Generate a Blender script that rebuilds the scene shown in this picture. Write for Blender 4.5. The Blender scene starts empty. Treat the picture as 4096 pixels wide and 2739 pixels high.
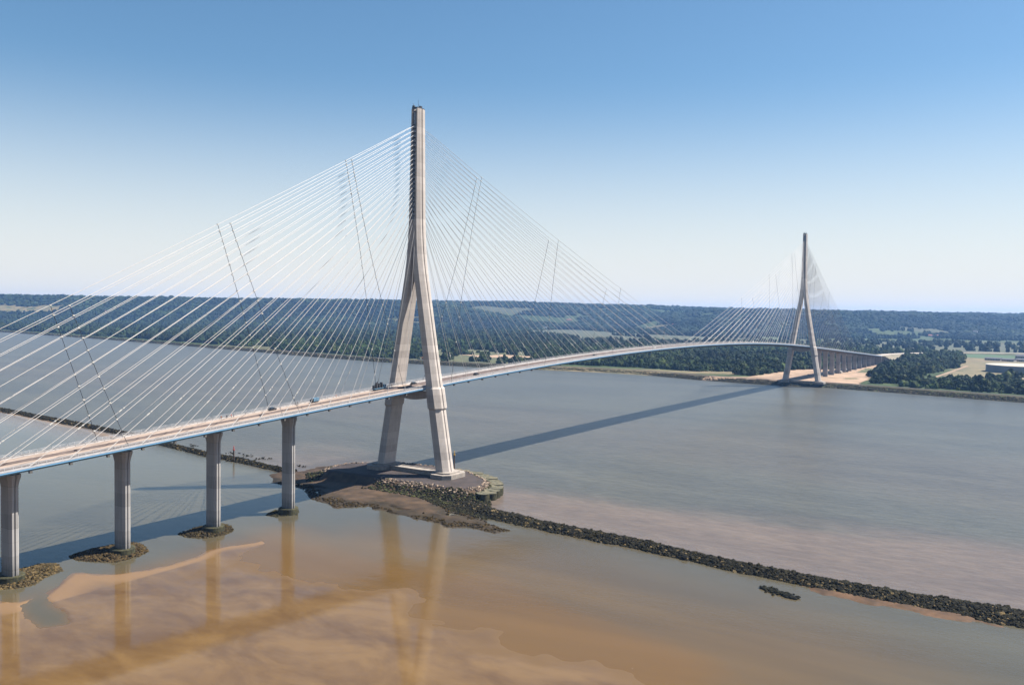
import bpy, math, random
import numpy as np
from mathutils import Matrix, Vector
random.seed(7); RNG = np.random.default_rng(7)
SC = bpy.context.scene
COL = SC.collection
#<<TERRAIN
import numpy as np
def _h(ix, iy, s):
    n = (ix*374761393 + iy*668265263 + s*974634777) & 0xffffffff
    n = ((n ^ (n >> 13))*1274126177) & 0xffffffff
    return ((n ^ (n >> 16)) & 0xffff)/65535.0
def vnoise(x, y, s=0):
    x = np.asarray(x, float); y = np.asarray(y, float)
    ix = np.floor(x).astype(np.int64); iy = np.floor(y).astype(np.int64)
    fx = x-ix; fy = y-iy; fx = fx*fx*(3-2*fx); fy = fy*fy*(3-2*fy)
    a = _h(ix, iy, s); b = _h(ix+1, iy, s); c = _h(ix, iy+1, s); d = _h(ix+1, iy+1, s)
    return (a*(1-fx)+b*fx)*(1-fy)+(c*(1-fx)+d*fx)*fy
def fbm(x, y, s=0, o=4):
    t = 0; a = .5
    for k in range(o):
        t = t+a*vnoise(np.asarray(x)*2**k, np.asarray(y)*2**k, s+k*17); a *= .5
    return t/(1-.5**o)
def sst(a, b, x):
    t = np.clip((np.asarray(x, float)-a)/(b-a), 0, 1); return t*t*(3-2*t)
SHORE_Y = [-3000, -1500, -600, -273, -133, -30, 62, 157, 256, 330, 448, 563, 798, 954, 1268, 1651, 2256, 2800, 4000, 9000, 14000]
SHORE_X = [300, 560, 730, 797, 830, 851, 842, 858, 893, 900, 884, 858, 850, 872, 938, 1015, 1120, 1190, 1350, 2300, 3400]
def shore(y): return np.interp(y, SHORE_Y, SHORE_X)
CF, SF = math.cos(0.5779) if 'math' in globals() else 0.8376, 0.5463
def st(x, y):                                        # along / across the valley direction
    dx = np.asarray(x, float)+383; dy = np.asarray(y, float)+316
    return dx*0.8376+dy*0.5463, dx*0.5463-dy*0.8376
def hill(x, y):
    s, t = st(x, y)
    n1 = fbm(t/900, s/900, 3)-.5; n2 = fbm(t/260, s/260, 9)-.5
    w = n1*700
    # far plateau
    A = 150*sst(4700, 6100, s+w)*np.interp(t, [-6000, -2500, 0, 900, 1400, 3000, 4500], [1.0, .98, 1.0, .93, .86, .76, .72])
    # nearer scarp on the left
    B = (1-sst(-700, 500, t+n2*300))*138*sst(4050, 5050, s+w*.8)
    # nearer hill on the right
    Cc = sst(560, 1150, t+n2*250)*np.interp(t, [600, 1100, 1500, 2000, 2600, 3600], [95, 106, 113, 106, 102, 99])*sst(3850, 4900, s+w*.8)
    h = np.maximum(np.maximum(A, B), Cc)
    return h+(n2*34)*sst(10, 60, h)*(1-.6*sst(95, 130, h))
def ground(x, y):
    d = np.asarray(x, float)-shore(y)
    z = np.interp(d, [-40, 0, 5, 13, 20, 60], [-4, 0, 2.2, 4.2, 5, 5])
    return z+np.where(d > 60, hill(x, y), 0)+np.where(d > 30, (fbm(np.asarray(x)/70, np.asarray(y)/70, 5)-.5)*1.2*sst(30, 90, d), 0)
#TERRAIN>>
def zdeck(x):
    if x < 0: return 56.3+.06*x
    if x > 856: return 56.3-.06*(x-856)
    return 56.3+.06*x-(.06/856)*x*x

# ---------------------------------------------------------------- helpers
def tag(o, label=None, cat=None, group=None, kind=None):
    if label: o['label'] = label
    if cat: o['category'] = cat
    if group: o['group'] = group
    if kind: o['kind'] = kind
    return o
def empty(name, loc=(0, 0, 0), rz=0, parent=None):
    o = bpy.data.objects.new(name, None); COL.objects.link(o); o.location = loc; o.rotation_euler = (0, 0, rz)
    if parent: o.parent = parent
    return o
class MB:
    def __init__(s): s.v = []; s.f = []; s.m = []
    def add(s, vs, fs, m=0):
        b = len(s.v); s.v += [tuple(map(float, v)) for v in vs]
        s.f += [tuple(i+b for i in f) for f in fs]; s.m += [m]*len(fs); return s
    def box(s, c, d, m=0, rz=0, rx=0):
        M = Matrix.Rotation(rz, 3, 'Z') @ Matrix.Rotation(rx, 3, 'Y')
        vs = []
        for z in (-1, 1):
            for x, y in ((-1, -1), (1, -1), (1, 1), (-1, 1)):
                p = M @ Vector((x*d[0]/2, y*d[1]/2, z*d[2]/2)); vs.append((p.x+c[0], p.y+c[1], p.z+c[2]))
        return s.add(vs, [(3, 2, 1, 0), (4, 5, 6, 7), (0, 1, 5, 4), (1, 2, 6, 5), (2, 3, 7, 6), (3, 0, 4, 7)], m)
    def loft(s, rings, m=0, cap=True, closed=True):
        n = len(rings[0]); vs = [p for r in rings for p in r]; fs = []
        for k in range(len(rings)-1):
            for i in range(n if closed else n-1):
                j = (i+1) % n; fs.append((k*n+i, k*n+j, (k+1)*n+j, (k+1)*n+i))
        if cap: fs.append(tuple(range(n-1, -1, -1))); fs.append(tuple((len(rings)-1)*n+i for i in range(n)))
        return s.add(vs, fs, m)
    def prism(s, poly, z0, z1, m=0, inset=0):
        cx = sum(p[0] for p in poly)/len(poly); cy = sum(p[1] for p in poly)/len(poly)
        top = [(cx+(x-cx)*(1-inset), cy+(y-cy)*(1-inset), z1) for x, y in poly]
        return s.loft([[(x, y, z0) for x, y in poly], top], m)
    def tube(s, p0, p1, r0, r1=None, n=6, m=0, cap=True):
        return s.path([p0, p1], [r0, r0 if r1 is None else r1], n, m, cap)
    def path(s, P, R, n=6, m=0, cap=True):
        P = [Vector(p) for p in P]; rings = []
        if isinstance(R, (int, float)): R = [R]*len(P)
        for i, p in enumerate(P):
            d = (P[min(i+1, len(P)-1)]-P[max(i-1, 0)]).normalized()
            a = d.cross(Vector((0, 0, 1)))
            if a.length < 1e-3: a = Vector((1, 0, 0))
            a.normalize(); b = a.cross(d)
            rings.append([tuple(p+(a*math.cos(2*math.pi*k/n)+b*math.sin(2*math.pi*k/n))*R[i]) for k in range(n)])
        return s.loft(rings, m, cap)
    def build(s, name, mats, parent=None, smooth=False):
        if not isinstance(mats, (list, tuple)): mats = [mats]
        me = bpy.data.meshes.new(name); me.from_pydata(s.v, [], s.f)
        for m in mats: me.materials.append(m)
        if len(mats) > 1: me.polygons.foreach_set('material_index', s.m)
        if smooth: me.polygons.foreach_set('use_smooth', [True]*len(s.f))
        o = bpy.data.objects.new(name, me); COL.objects.link(o)
        if parent: o.parent = parent
        return o
def npmesh(name, V, F, mats, parent=None, smooth=False, col=None, mi=None):
    me = bpy.data.meshes.new(name); F = np.asarray(F); k = F.shape[1]
    me.vertices.add(len(V)); me.vertices.foreach_set('co', np.asarray(V, np.float32).ravel())
    me.loops.add(F.size); me.loops.foreach_set('vertex_index', F.astype(np.int32).ravel())
    me.polygons.add(len(F)); me.polygons.foreach_set('loop_start', np.arange(0, F.size, k, dtype=np.int32))
    if not isinstance(mats, (list, tuple)): mats = [mats]
    for m in mats: me.materials.append(m)
    if mi is not None: me.polygons.foreach_set('material_index', np.asarray(mi, np.int32))
    me.polygons.foreach_set('use_smooth', np.full(len(F), smooth))
    me.update(calc_edges=True); me.validate()
    if col is not None:
        a = me.color_attributes.new('Tint', 'FLOAT_COLOR', 'POINT')
        c = np.ones((len(V), 4), np.float32); c[:, :col.shape[1]] = col; a.data.foreach_set('color', c.ravel())
    o = bpy.data.objects.new(name, me); COL.objects.link(o)
    if parent: o.parent = parent
    return o
def inpoly(x, y, P):
    x = np.asarray(x, float); y = np.asarray(y, float); r = np.zeros(x.shape, bool); n = len(P)
    for i in range(n):
        x0, y0 = P[i]; x1, y1 = P[(i+1) % n]
        c = ((y0 > y) != (y1 > y)); r ^= c & (x < (x1-x0)*(y-y0)/((y1-y0) if y1 != y0 else 1e-9)+x0)
    return r
def dpoly(x, y, P, closed=True):
    x = np.asarray(x, float); y = np.asarray(y, float); d = np.full(x.shape, 1e9); n = len(P)
    for i in range(n if closed else n-1):
        x0, y0 = P[i]; x1, y1 = P[(i+1) % n]; ax, ay = x1-x0, y1-y0
        t = np.clip(((x-x0)*ax+(y-y0)*ay)/(ax*ax+ay*ay+1e-9), 0, 1)
        d = np.minimum(d, np.hypot(x-x0-t*ax, y-y0-t*ay))
    if closed: d = np.where(inpoly(x, y, P), d, -d)
    return d
def gridmesh(name, xs, ys, zf, mat, keep=None, smooth=True, colf=None):
    X, Y = np.meshgrid(xs, ys); Z = zf(X, Y); nx, ny = len(xs), len(ys)
    I = np.arange(nx*ny).reshape(ny, nx)
    F = np.stack([I[:-1, :-1], I[:-1, 1:], I[1:, 1:], I[1:, :-1]], -1).reshape(-1, 4)
    V = np.stack([X, Y, Z], -1).reshape(-1, 3)
    col = colf(X, Y, Z).reshape(-1, 3) if colf else None
    if keep is not None:
        K = keep(X, Y, Z).ravel(); F = F[K[F].any(1)]
        u = np.unique(F); mp = np.zeros(len(V), int); mp[u] = np.arange(len(u)); F = mp[F]; V = V[u]
        if col is not None: col = col[u]
    return npmesh(name, V, F, mat, smooth=smooth, col=col)

# ---------------------------------------------------------------- materials
KA = .72      # overall reflectance level, lowered to balance the raised exposure
def mat(name, col, rough=.8, var=.25, scale=1.0, bump=0, coat=0, spec=None, metal=0, col2=None, attr=None, stretch=None, detail=5, coatrough=.08, bumpscale=None, bdist=.1):
    col = tuple(c*KA for c in col); col2 = tuple(c*KA for c in col2) if col2 else None
    m = bpy.data.materials.new(name); m.use_nodes = True; nt = m.node_tree; N = nt.nodes; L = nt.links
    b = N['Principled BSDF']; b.inputs['Roughness'].default_value = rough; b.inputs['Metallic'].default_value = metal
    if spec is not None: b.inputs['Specular IOR Level'].default_value = spec
    if coat: b.inputs['Coat Weight'].default_value = coat; b.inputs['Coat Roughness'].default_value = coatrough
    tc = N.new('ShaderNodeNewGeometry'); mp = N.new('ShaderNodeMapping'); L.new(tc.outputs['Position'], mp.inputs[0])
    if stretch: mp.inputs['Scale'].default_value = stretch
    no = N.new('ShaderNodeTexNoise'); no.inputs['Scale'].default_value = scale; no.inputs['Detail'].default_value = detail; no.inputs['Roughness'].default_value = .65
    L.new(mp.outputs[0], no.inputs['Vector'])
    rp = N.new('ShaderNodeValToRGB'); L.new(no.outputs['Fac'], rp.inputs[0])
    c2 = col2 or tuple(c*(1-var) for c in col); c1 = tuple(min(1, c*(1+var*.5)) for c in col)
    rp.color_ramp.elements[0].position = .36; rp.color_ramp.elements[1].position = .64
    rp.color_ramp.elements[0].color = (*c2, 1); rp.color_ramp.elements[1].color = (*c1, 1)
    out = rp.outputs[0]
    if attr:
        at = N.new('ShaderNodeAttribute'); at.attribute_name = attr
        mx = N.new('ShaderNodeMix'); mx.data_type = 'RGBA'; mx.blend_type = 'MULTIPLY'; mx.inputs[0].default_value = 1
        L.new(out, mx.inputs[6]); L.new(at.outputs['Color'], mx.inputs[7]); out = mx.outputs[2]
    L.new(out, b.inputs['Base Color'])
    if bump:
        bp = N.new('ShaderNodeBump'); bp.inputs['Strength'].default_value = bump; bp.inputs['Distance'].default_value = bdist
        nb = N.new('ShaderNodeTexNoise'); nb.inputs['Scale'].default_value = bumpscale or scale*3; nb.inputs['Detail'].default_value = 4
        L.new(mp.outputs[0], nb.inputs['Vector']); L.new(nb.outputs['Fac'], bp.inputs['Height']); L.new(bp.outputs[0], b.inputs['Normal'])
    return m
def concrete(name, col, lift=4.0):
    """cast concrete: pour bands, streaks running down, blotches"""
    col = tuple(c*KA for c in col)
    m = bpy.data.materials.new(name); m.use_nodes = True; nt = m.node_tree; N = nt.nodes; L = nt.links
    b = N['Principled BSDF']; b.inputs['Roughness'].default_value = .85; b.inputs['Specular IOR Level'].default_value = .3
    g = N.new('ShaderNodeNewGeometry')
    sep = N.new('ShaderNodeSeparateXYZ'); L.new(g.outputs['Position'], sep.inputs[0])
    dv = N.new('ShaderNodeMath'); dv.operation = 'DIVIDE'; dv.inputs[1].default_value = lift; L.new(sep.outputs[2], dv.inputs[0])
    fl = N.new('ShaderNodeMath'); fl.operation = 'FLOOR'; L.new(dv.outputs[0], fl.inputs[0])
    wn = N.new('ShaderNodeTexWhiteNoise'); wn.noise_dimensions = '1D'; L.new(fl.outputs[0], wn.inputs['W'])
    fr = N.new('ShaderNodeMath'); fr.operation = 'FRACT'; L.new(dv.outputs[0], fr.inputs[0])
    jt = N.new('ShaderNodeMath'); jt.operation = 'LESS_THAN'; jt.inputs[1].default_value = .05; L.new(fr.outputs[0], jt.inputs[0])
    mp = N.new('ShaderNodeMapping'); mp.inputs['Scale'].default_value = (1, 1, .06); L.new(g.outputs['Position'], mp.inputs[0])
    n1 = N.new('ShaderNodeTexNoise'); n1.inputs['Scale'].default_value = 1.1; n1.inputs['Detail'].default_value = 4; L.new(mp.outputs[0], n1.inputs['Vector'])
    n2 = N.new('ShaderNodeTexNoise'); n2.inputs['Scale'].default_value = .22; n2.inputs['Detail'].default_value = 5; L.new(g.outputs['Position'], n2.inputs['Vector'])
    def mth(op, a, bb, c=None):
        x = N.new('ShaderNodeMath'); x.operation = op
        for i, q in enumerate((a, bb, c)):
            if q is None: continue
            if isinstance(q, (int, float)): x.inputs[i].default_value = q
            else: L.new(q, x.inputs[i])
        return x.outputs[0]
    v = mth('MULTIPLY_ADD', wn.outputs[0], .26, .54)
    v = mth('MULTIPLY_ADD', n1.outputs['Fac'], .48, v); v = mth('MULTIPLY_ADD', n2.outputs['Fac'], .22, v)
    v = mth('MULTIPLY_ADD', jt.outputs[0], -.14, v)
    td = mth('MULTIPLY_ADD', n1.outputs['Fac'], 5.0, sep.outputs[2]); mr = N.new('ShaderNodeMapRange'); mr.inputs[1].default_value = 5.5; mr.inputs[2].default_value = 10.5; mr.inputs[3].default_value = .42; mr.inputs[4].default_value = 1.0
    L.new(td, mr.inputs[0]); v = mth('MULTIPLY', v, mr.outputs[0])      # tide and splash stain at the feet
    mx = N.new('ShaderNodeMix'); mx.data_type = 'RGBA'; mx.blend_type = 'MULTIPLY'; mx.inputs[0].default_value = 1
    mx.inputs[6].default_value = (*col, 1); cb = N.new('ShaderNodeCombineColor')
    for i in range(3): L.new(v, cb.inputs[i])
    L.new(cb.outputs[0], mx.inputs[7]); L.new(mx.outputs[2], b.inputs['Base Color'])
    return m
M = {}
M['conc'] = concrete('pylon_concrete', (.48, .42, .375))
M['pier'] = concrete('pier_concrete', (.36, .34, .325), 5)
M['conc_dark'] = mat('weathered_concrete', (.20, .19, .175), .85, .35, .5)
M['pad'] = mat('pad_concrete', (.33, .285, .245), .85, .25, .4)
M['algae'] = mat('algae_concrete', (.066, .060, .030), .85, .5, .5, col2=(.024, .025, .014), spec=.2)
M['recess'] = mat('recess_shade', (.05, .055, .065), .6, .3, 1)  # dark tone put into the mast core to deepen the recess shade
M['boxgrey'] = mat('anchor_box_paint', (.26, .28, .32), .6, .3, 1)
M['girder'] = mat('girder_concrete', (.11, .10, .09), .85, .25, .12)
M['blue'] = mat('blue_fascia_paint', (.09, .225, .38), .5, .25, .25, col2=(.11, .26, .42))
M['white'] = mat('white_paint', (.50, .485, .49), .5, .15, .5)
M['walk'] = mat('pale_walkway', (.42, .385, .365), .8, .2, .4)
M['beige'] = mat('beige_surfacing', (.36, .275, .22), .9, .12, .12)
M['brown'] = mat('brown_surfacing', (.065, .048, .042), .9, .3, .3)
M['greyroad'] = mat('grey_pink_surfacing', (.17, .13, .118), .9, .25, .2)
M['barrier'] = mat('barrier_steel', (.33, .31, .30), .5, .25, 1)
M['cable'] = mat('cable_sheath', (.52, .48, .45), .5, .06, .5)
M['cabledark'] = mat('tie_rope_steel', (.018, .018, .024), .8, .2, 1)
M['clamp'] = mat('clamp_plastic', (.6, .57, .52), .5, .1, 1)
M['steel'] = mat('dark_steel', (.05, .05, .055), .5, .3, 1)
M['rust'] = mat('rusty_steel', (.10, .06, .035), .7, .5, 1.5)
M['yellow'] = mat('yellow_paint', (.55, .33, .05), .6, .2, 1)
M['glass'] = mat('dark_glass', (.02, .025, .03), .1, .1, 1)
M['tyre'] = mat('tyre_rubber', (.02, .02, .02), .9, .1, 1)
M['carblack'] = mat('black_car_paint', (.02, .025, .03), .25, .1, 1, coat=.6)
M['carblue'] = mat('light_blue_paint', (.13, .24, .34), .4, .1, 1)
M['carwhite'] = mat('cream_paint', (.7, .66, .6), .4, .1, 1)
M['carred'] = mat('red_paint', (.5, .06, .03), .5, .1, 1)
M['skin'] = mat('skin', (.45, .26, .19), .6, .1, 3)
M['hair'] = mat('dark_hair', (.03, .02, .015), .7, .1, 3)
M['cloth_red'] = mat('red_overalls', (.6, .06, .03), .8, .1, 3)
M['cloth_orange'] = mat('orange_vest', (.75, .2, .03), .8, .1, 3)
M['cloth_dark'] = mat('dark_clothes', (.03, .035, .06), .8, .1, 3)
M['cloth_white'] = mat('white_shirt', (.6, .58, .58), .8, .1, 3)
M['mudwet'] = None
M['rock'] = mat('weedy_rock', (.021, .020, .010), .85, .6, .7, col2=(.004, .005, .003), attr='Tint', spec=.12)
M['asph'] = mat('dark_platform_surface', (.042, .028, .025), .9, .45, .12, bump=.3)
M['mudbank'] = mat('brown_mud_bank', (.070, .044, .026), .75, .5, .12, bump=.8, col2=(.036, .024, .014), spec=.2, attr='Tint', bumpscale=.8)
M['bank'] = mat('bank_earth', (.055, .046, .03), .9, .5, .08, attr='Tint')
M['roof'] = mat('clay_roof', (.38, .15, .10), .9, .3, .5)
M['slate'] = mat('slate_roof', (.10, .10, .115), .8, .3, .5)
M['render'] = mat('house_render', (.42, .38, .33), .9, .15, .2)
M['tank'] = mat('tank_wall', (.19, .235, .27), .6, .15, .03, stretch=(1, 1, .2))
M['tankroof'] = mat('tank_roof', (.46, .40, .32), .7, .15, .05)
M['sand'] = mat('pale_sand', (.36, .24, .16), .95, .30, .03, col2=(.25, .165, .10), bump=.2)
M['ochre'] = mat('dry_grass_sand', (.17, .125, .06), .95, .4, .03, col2=(.085, .08, .03))
M['meadow'] = mat('meadow_grass', (.088, .086, .028), .95, .45, .045, col2=(.042, .052, .016))
M['field'] = mat('pale_green_field', (.066, .068, .030), .95, .25, .012, col2=(.042, .050, .018), stretch=(.6, 2, 1))
M['crop'] = mat('green_crop', (.045, .095, .03), .95, .2, .01)
M['earth'] = mat('ploughed_pink_earth', (.22, .125, .09), .95, .25, .02)
M['pathm'] = mat('pale_road_surface', (.46, .39, .33), .9, .15, .05)
M['trackm'] = mat('sandy_track_surface', (.31, .205, .13), .9, .2, .05)
M['roadm'] = mat('dark_bank_road', (.03, .026, .026), .9, .25, .05)
M['bark'] = mat('bark', (.09, .065, .045), .9, .3, 2)

def foliage(name, a, b, sc=.05):
    m = mat(name, a, .85, .4, sc, col2=b, spec=.1, attr='Tint'); return m
M['leafA'] = foliage('dark_leaves', (.021, .037, .009), (.006, .013, .004))
M['leafB'] = foliage('olive_leaves', (.046, .060, .016), (.015, .025, .008))
M['leafC'] = foliage('grey_green_leaves', (.062, .080, .040), (.020, .032, .016))
def treemat(name, a, b):
    m = foliage(name, a, b, .08); nt = m.node_tree; N = nt.nodes; L = nt.links; b_ = N['Principled BSDF']; src_ = b_.inputs['Base Color'].links[0].from_socket
    oi = N.new('ShaderNodeObjectInfo'); rp = N.new('ShaderNodeValToRGB'); L.new(oi.outputs['Random'], rp.inputs[0]); rp.color_ramp.elements[0].color = (.55, .62, .55, 1); rp.color_ramp.elements[1].color = (1.7, 1.5, 1.25, 1)
    e = rp.color_ramp.elements.new(.5); e.color = (.9, 1, .9, 1)
    mx = N.new('ShaderNodeMix'); mx.data_type = 'RGBA'; mx.blend_type = 'MULTIPLY'; mx.inputs[0].default_value = 1; L.new(src_, mx.inputs[6]); L.new(rp.outputs[0], mx.inputs[7]); L.new(mx.outputs[2], b_.inputs['Base Color']); return m
M['treeA'] = treemat('dark_tree_leaves', (.024, .042, .010), (.008, .015, .004)); M['treeB'] = treemat('olive_tree_leaves', (.050, .062, .016), (.016, .026, .008)); M['treeC'] = treemat('grey_green_tree_leaves', (.060, .078, .040), (.020, .032, .015))
M['hillwood'] = foliage('hill_wood_leaves', (.024, .036, .014), (.008, .015, .007), .004)

def groundmat():
    m = bpy.data.materials.new('valley_grass'); m.use_nodes = True; nt = m.node_tree; N = nt.nodes; L = nt.links
    b = N['Principled BSDF']; b.inputs['Roughness'].default_value = .95; b.inputs['Specular IOR Level'].default_value = .2
    g = N.new('ShaderNodeNewGeometry')
    vo = N.new('ShaderNodeTexVoronoi'); vo.inputs['Scale'].default_value = .0035; L.new(g.outputs['Position'], vo.inputs['Vector'])
    sp = N.new('ShaderNodeSeparateColor'); L.new(vo.outputs['Color'], sp.inputs[0])
    rp = N.new('ShaderNodeValToRGB'); L.new(sp.outputs[0], rp.inputs[0]); cr = rp.color_ramp
    cr.elements[0].color = (.045, .066, .022, 1); cr.elements[1].color = (.115, .10, .052, 1)
    for p, c in ((.35, (.06, .085, .028)), (.6, (.072, .09, .036)), (.8, (.05, .072, .025))):
        e = cr.elements.new(p); e.color = (*c, 1)
    no = N.new('ShaderNodeTexNoise'); no.inputs['Scale'].default_value = .05; no.inputs['Detail'].default_value = 6; L.new(g.outputs['Position'], no.inputs['Vector'])
    r2 = N.new('ShaderNodeValToRGB'); L.new(no.outputs['Fac'], r2.inputs[0]); r2.color_ramp.elements[0].color = (.38, .42, .35, 1); r2.color_ramp.elements[1].color = (.8, .8, .8, 1)
    r2.color_ramp.elements[0].position = .35; r2.color_ramp.elements[1].position = .65
    mx = N.new('ShaderNodeMix'); mx.data_type = 'RGBA'; mx.blend_type = 'MULTIPLY'; mx.inputs[0].default_value = 1
    L.new(rp.outputs[0], mx.inputs[6]); L.new(r2.outputs[0], mx.inputs[7])
    at = N.new('ShaderNodeAttribute'); at.attribute_name = 'Tint'
    m2 = N.new('ShaderNodeMix'); m2.data_type = 'RGBA'; m2.blend_type = 'MULTIPLY'; m2.inputs[0].default_value = 1
    L.new(mx.outputs[2], m2.inputs[6]); L.new(at.outputs['Color'], m2.inputs[7]); L.new(m2.outputs[2], b.inputs['Base Color'])
    return m
M['ground'] = groundmat()

def watermat():
    m = bpy.data.materials.new('river_water'); m.use_nodes = True; nt = m.node_tree; N = nt.nodes; L = nt.links
    b = N['Principled BSDF']; b.inputs['IOR'].default_value = 1.33; b.inputs['Specular IOR Level'].default_value = .24
    g = N.new('ShaderNodeNewGeometry'); at = N.new('ShaderNodeAttribute'); at.attribute_name = 'Tint'
    # silt streaks carried along the current (y)
    mp = N.new('ShaderNodeMapping'); mp.inputs['Scale'].default_value = (1, .22, 1); mp.inputs['Rotation'].default_value = (0, 0, .12); L.new(g.outputs['Position'], mp.inputs[0])
    no = N.new('ShaderNodeTexNoise'); no.inputs['Scale'].default_value = .02; no.inputs['Detail'].default_value = 7; no.inputs['Roughness'].default_value = .6; no.inputs['Distortion'].default_value = .6
    L.new(mp.outputs[0], no.inputs['Vector'])
    rp = N.new('ShaderNodeValToRGB'); L.new(no.outputs['Fac'], rp.inputs[0]); rp.color_ramp.elements[0].position = .35; rp.color_ramp.elements[1].position = .68
    rp.color_ramp.elements[0].color = (.86, .86, .88, 1); rp.color_ramp.elements[1].color = (1.16, 1.14, 1.1, 1)
    mx = N.new('ShaderNodeMix'); mx.data_type = 'RGBA'; mx.blend_type = 'MULTIPLY'; mx.inputs[0].default_value = 1
    L.new(at.outputs['Color'], mx.inputs[6]); L.new(rp.outputs[0], mx.inputs[7])
    mpf = N.new('ShaderNodeMapping'); mpf.inputs['Scale'].default_value = (1, .35, 1); mpf.inputs['Rotation'].default_value = (0, 0, .5); L.new(g.outputs['Position'], mpf.inputs[0])
    nf = N.new('ShaderNodeTexNoise'); nf.inputs['Scale'].default_value = .2; nf.inputs['Detail'].default_value = 8; nf.inputs['Roughness'].default_value = .8; L.new(mpf.outputs[0], nf.inputs['Vector'])  # fine ripples: their light and dark painted into the water colour
    rf = N.new('ShaderNodeValToRGB'); L.new(nf.outputs['Fac'], rf.inputs[0]); rf.color_ramp.elements[0].position = .35; rf.color_ramp.elements[1].position = .65
    rf.color_ramp.elements[0].color = (.76, .78, .82, 1); rf.color_ramp.elements[1].color = (1.22, 1.2, 1.16, 1)
    mf_ = N.new('ShaderNodeMix'); mf_.data_type = 'RGBA'; mf_.blend_type = 'MULTIPLY'; L.new(at.outputs['Alpha'], mf_.inputs[0]); L.new(mx.outputs[2], mf_.inputs[6]); L.new(rf.outputs[0], mf_.inputs[7])
    L.new(mf_.outputs[2], b.inputs['Base Color'])
    sm = N.new('ShaderNodeMath'); sm.operation = 'MULTIPLY_ADD'; sm.inputs[1].default_value = -.12; sm.inputs[2].default_value = .36; L.new(at.outputs['Alpha'], sm.inputs[0]); L.new(sm.outputs[0], b.inputs['Specular IOR Level'])
    # ripples: alpha of attribute = calmness
    mp2 = N.new('ShaderNodeMapping'); mp2.inputs['Scale'].default_value = (1, .55, 1); mp2.inputs['Rotation'].default_value = (0, 0, .5); L.new(g.outputs['Position'], mp2.inputs[0])
    w1 = N.new('ShaderNodeTexNoise'); w1.inputs['Scale'].default_value = .22; w1.inputs['Detail'].default_value = 5; w1.inputs['Roughness'].default_value = .62; L.new(mp2.outputs[0], w1.inputs['Vector'])
    bp = N.new('ShaderNodeBump'); bp.inputs['Distance'].default_value = 1.6
    rough = N.new('ShaderNodeMath'); rough.operation = 'MULTIPLY_ADD'; rough.inputs[1].default_value = .20; rough.inputs[2].default_value = .10; L.new(at.outputs['Alpha'], rough.inputs[0])
    L.new(rough.outputs[0], b.inputs['Roughness'])
    stt = N.new('ShaderNodeMath'); stt.operation = 'MULTIPLY_ADD'; stt.inputs[1].default_value = .22; stt.inputs[2].default_value = .03; L.new(at.outputs['Alpha'], stt.inputs[0])
    L.new(stt.outputs[0], bp.inputs['Strength'])
    L.new(w1.outputs['Fac'], bp.inputs['Height']); L.new(bp.outputs[0], b.inputs['Normal'])
    return m
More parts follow.
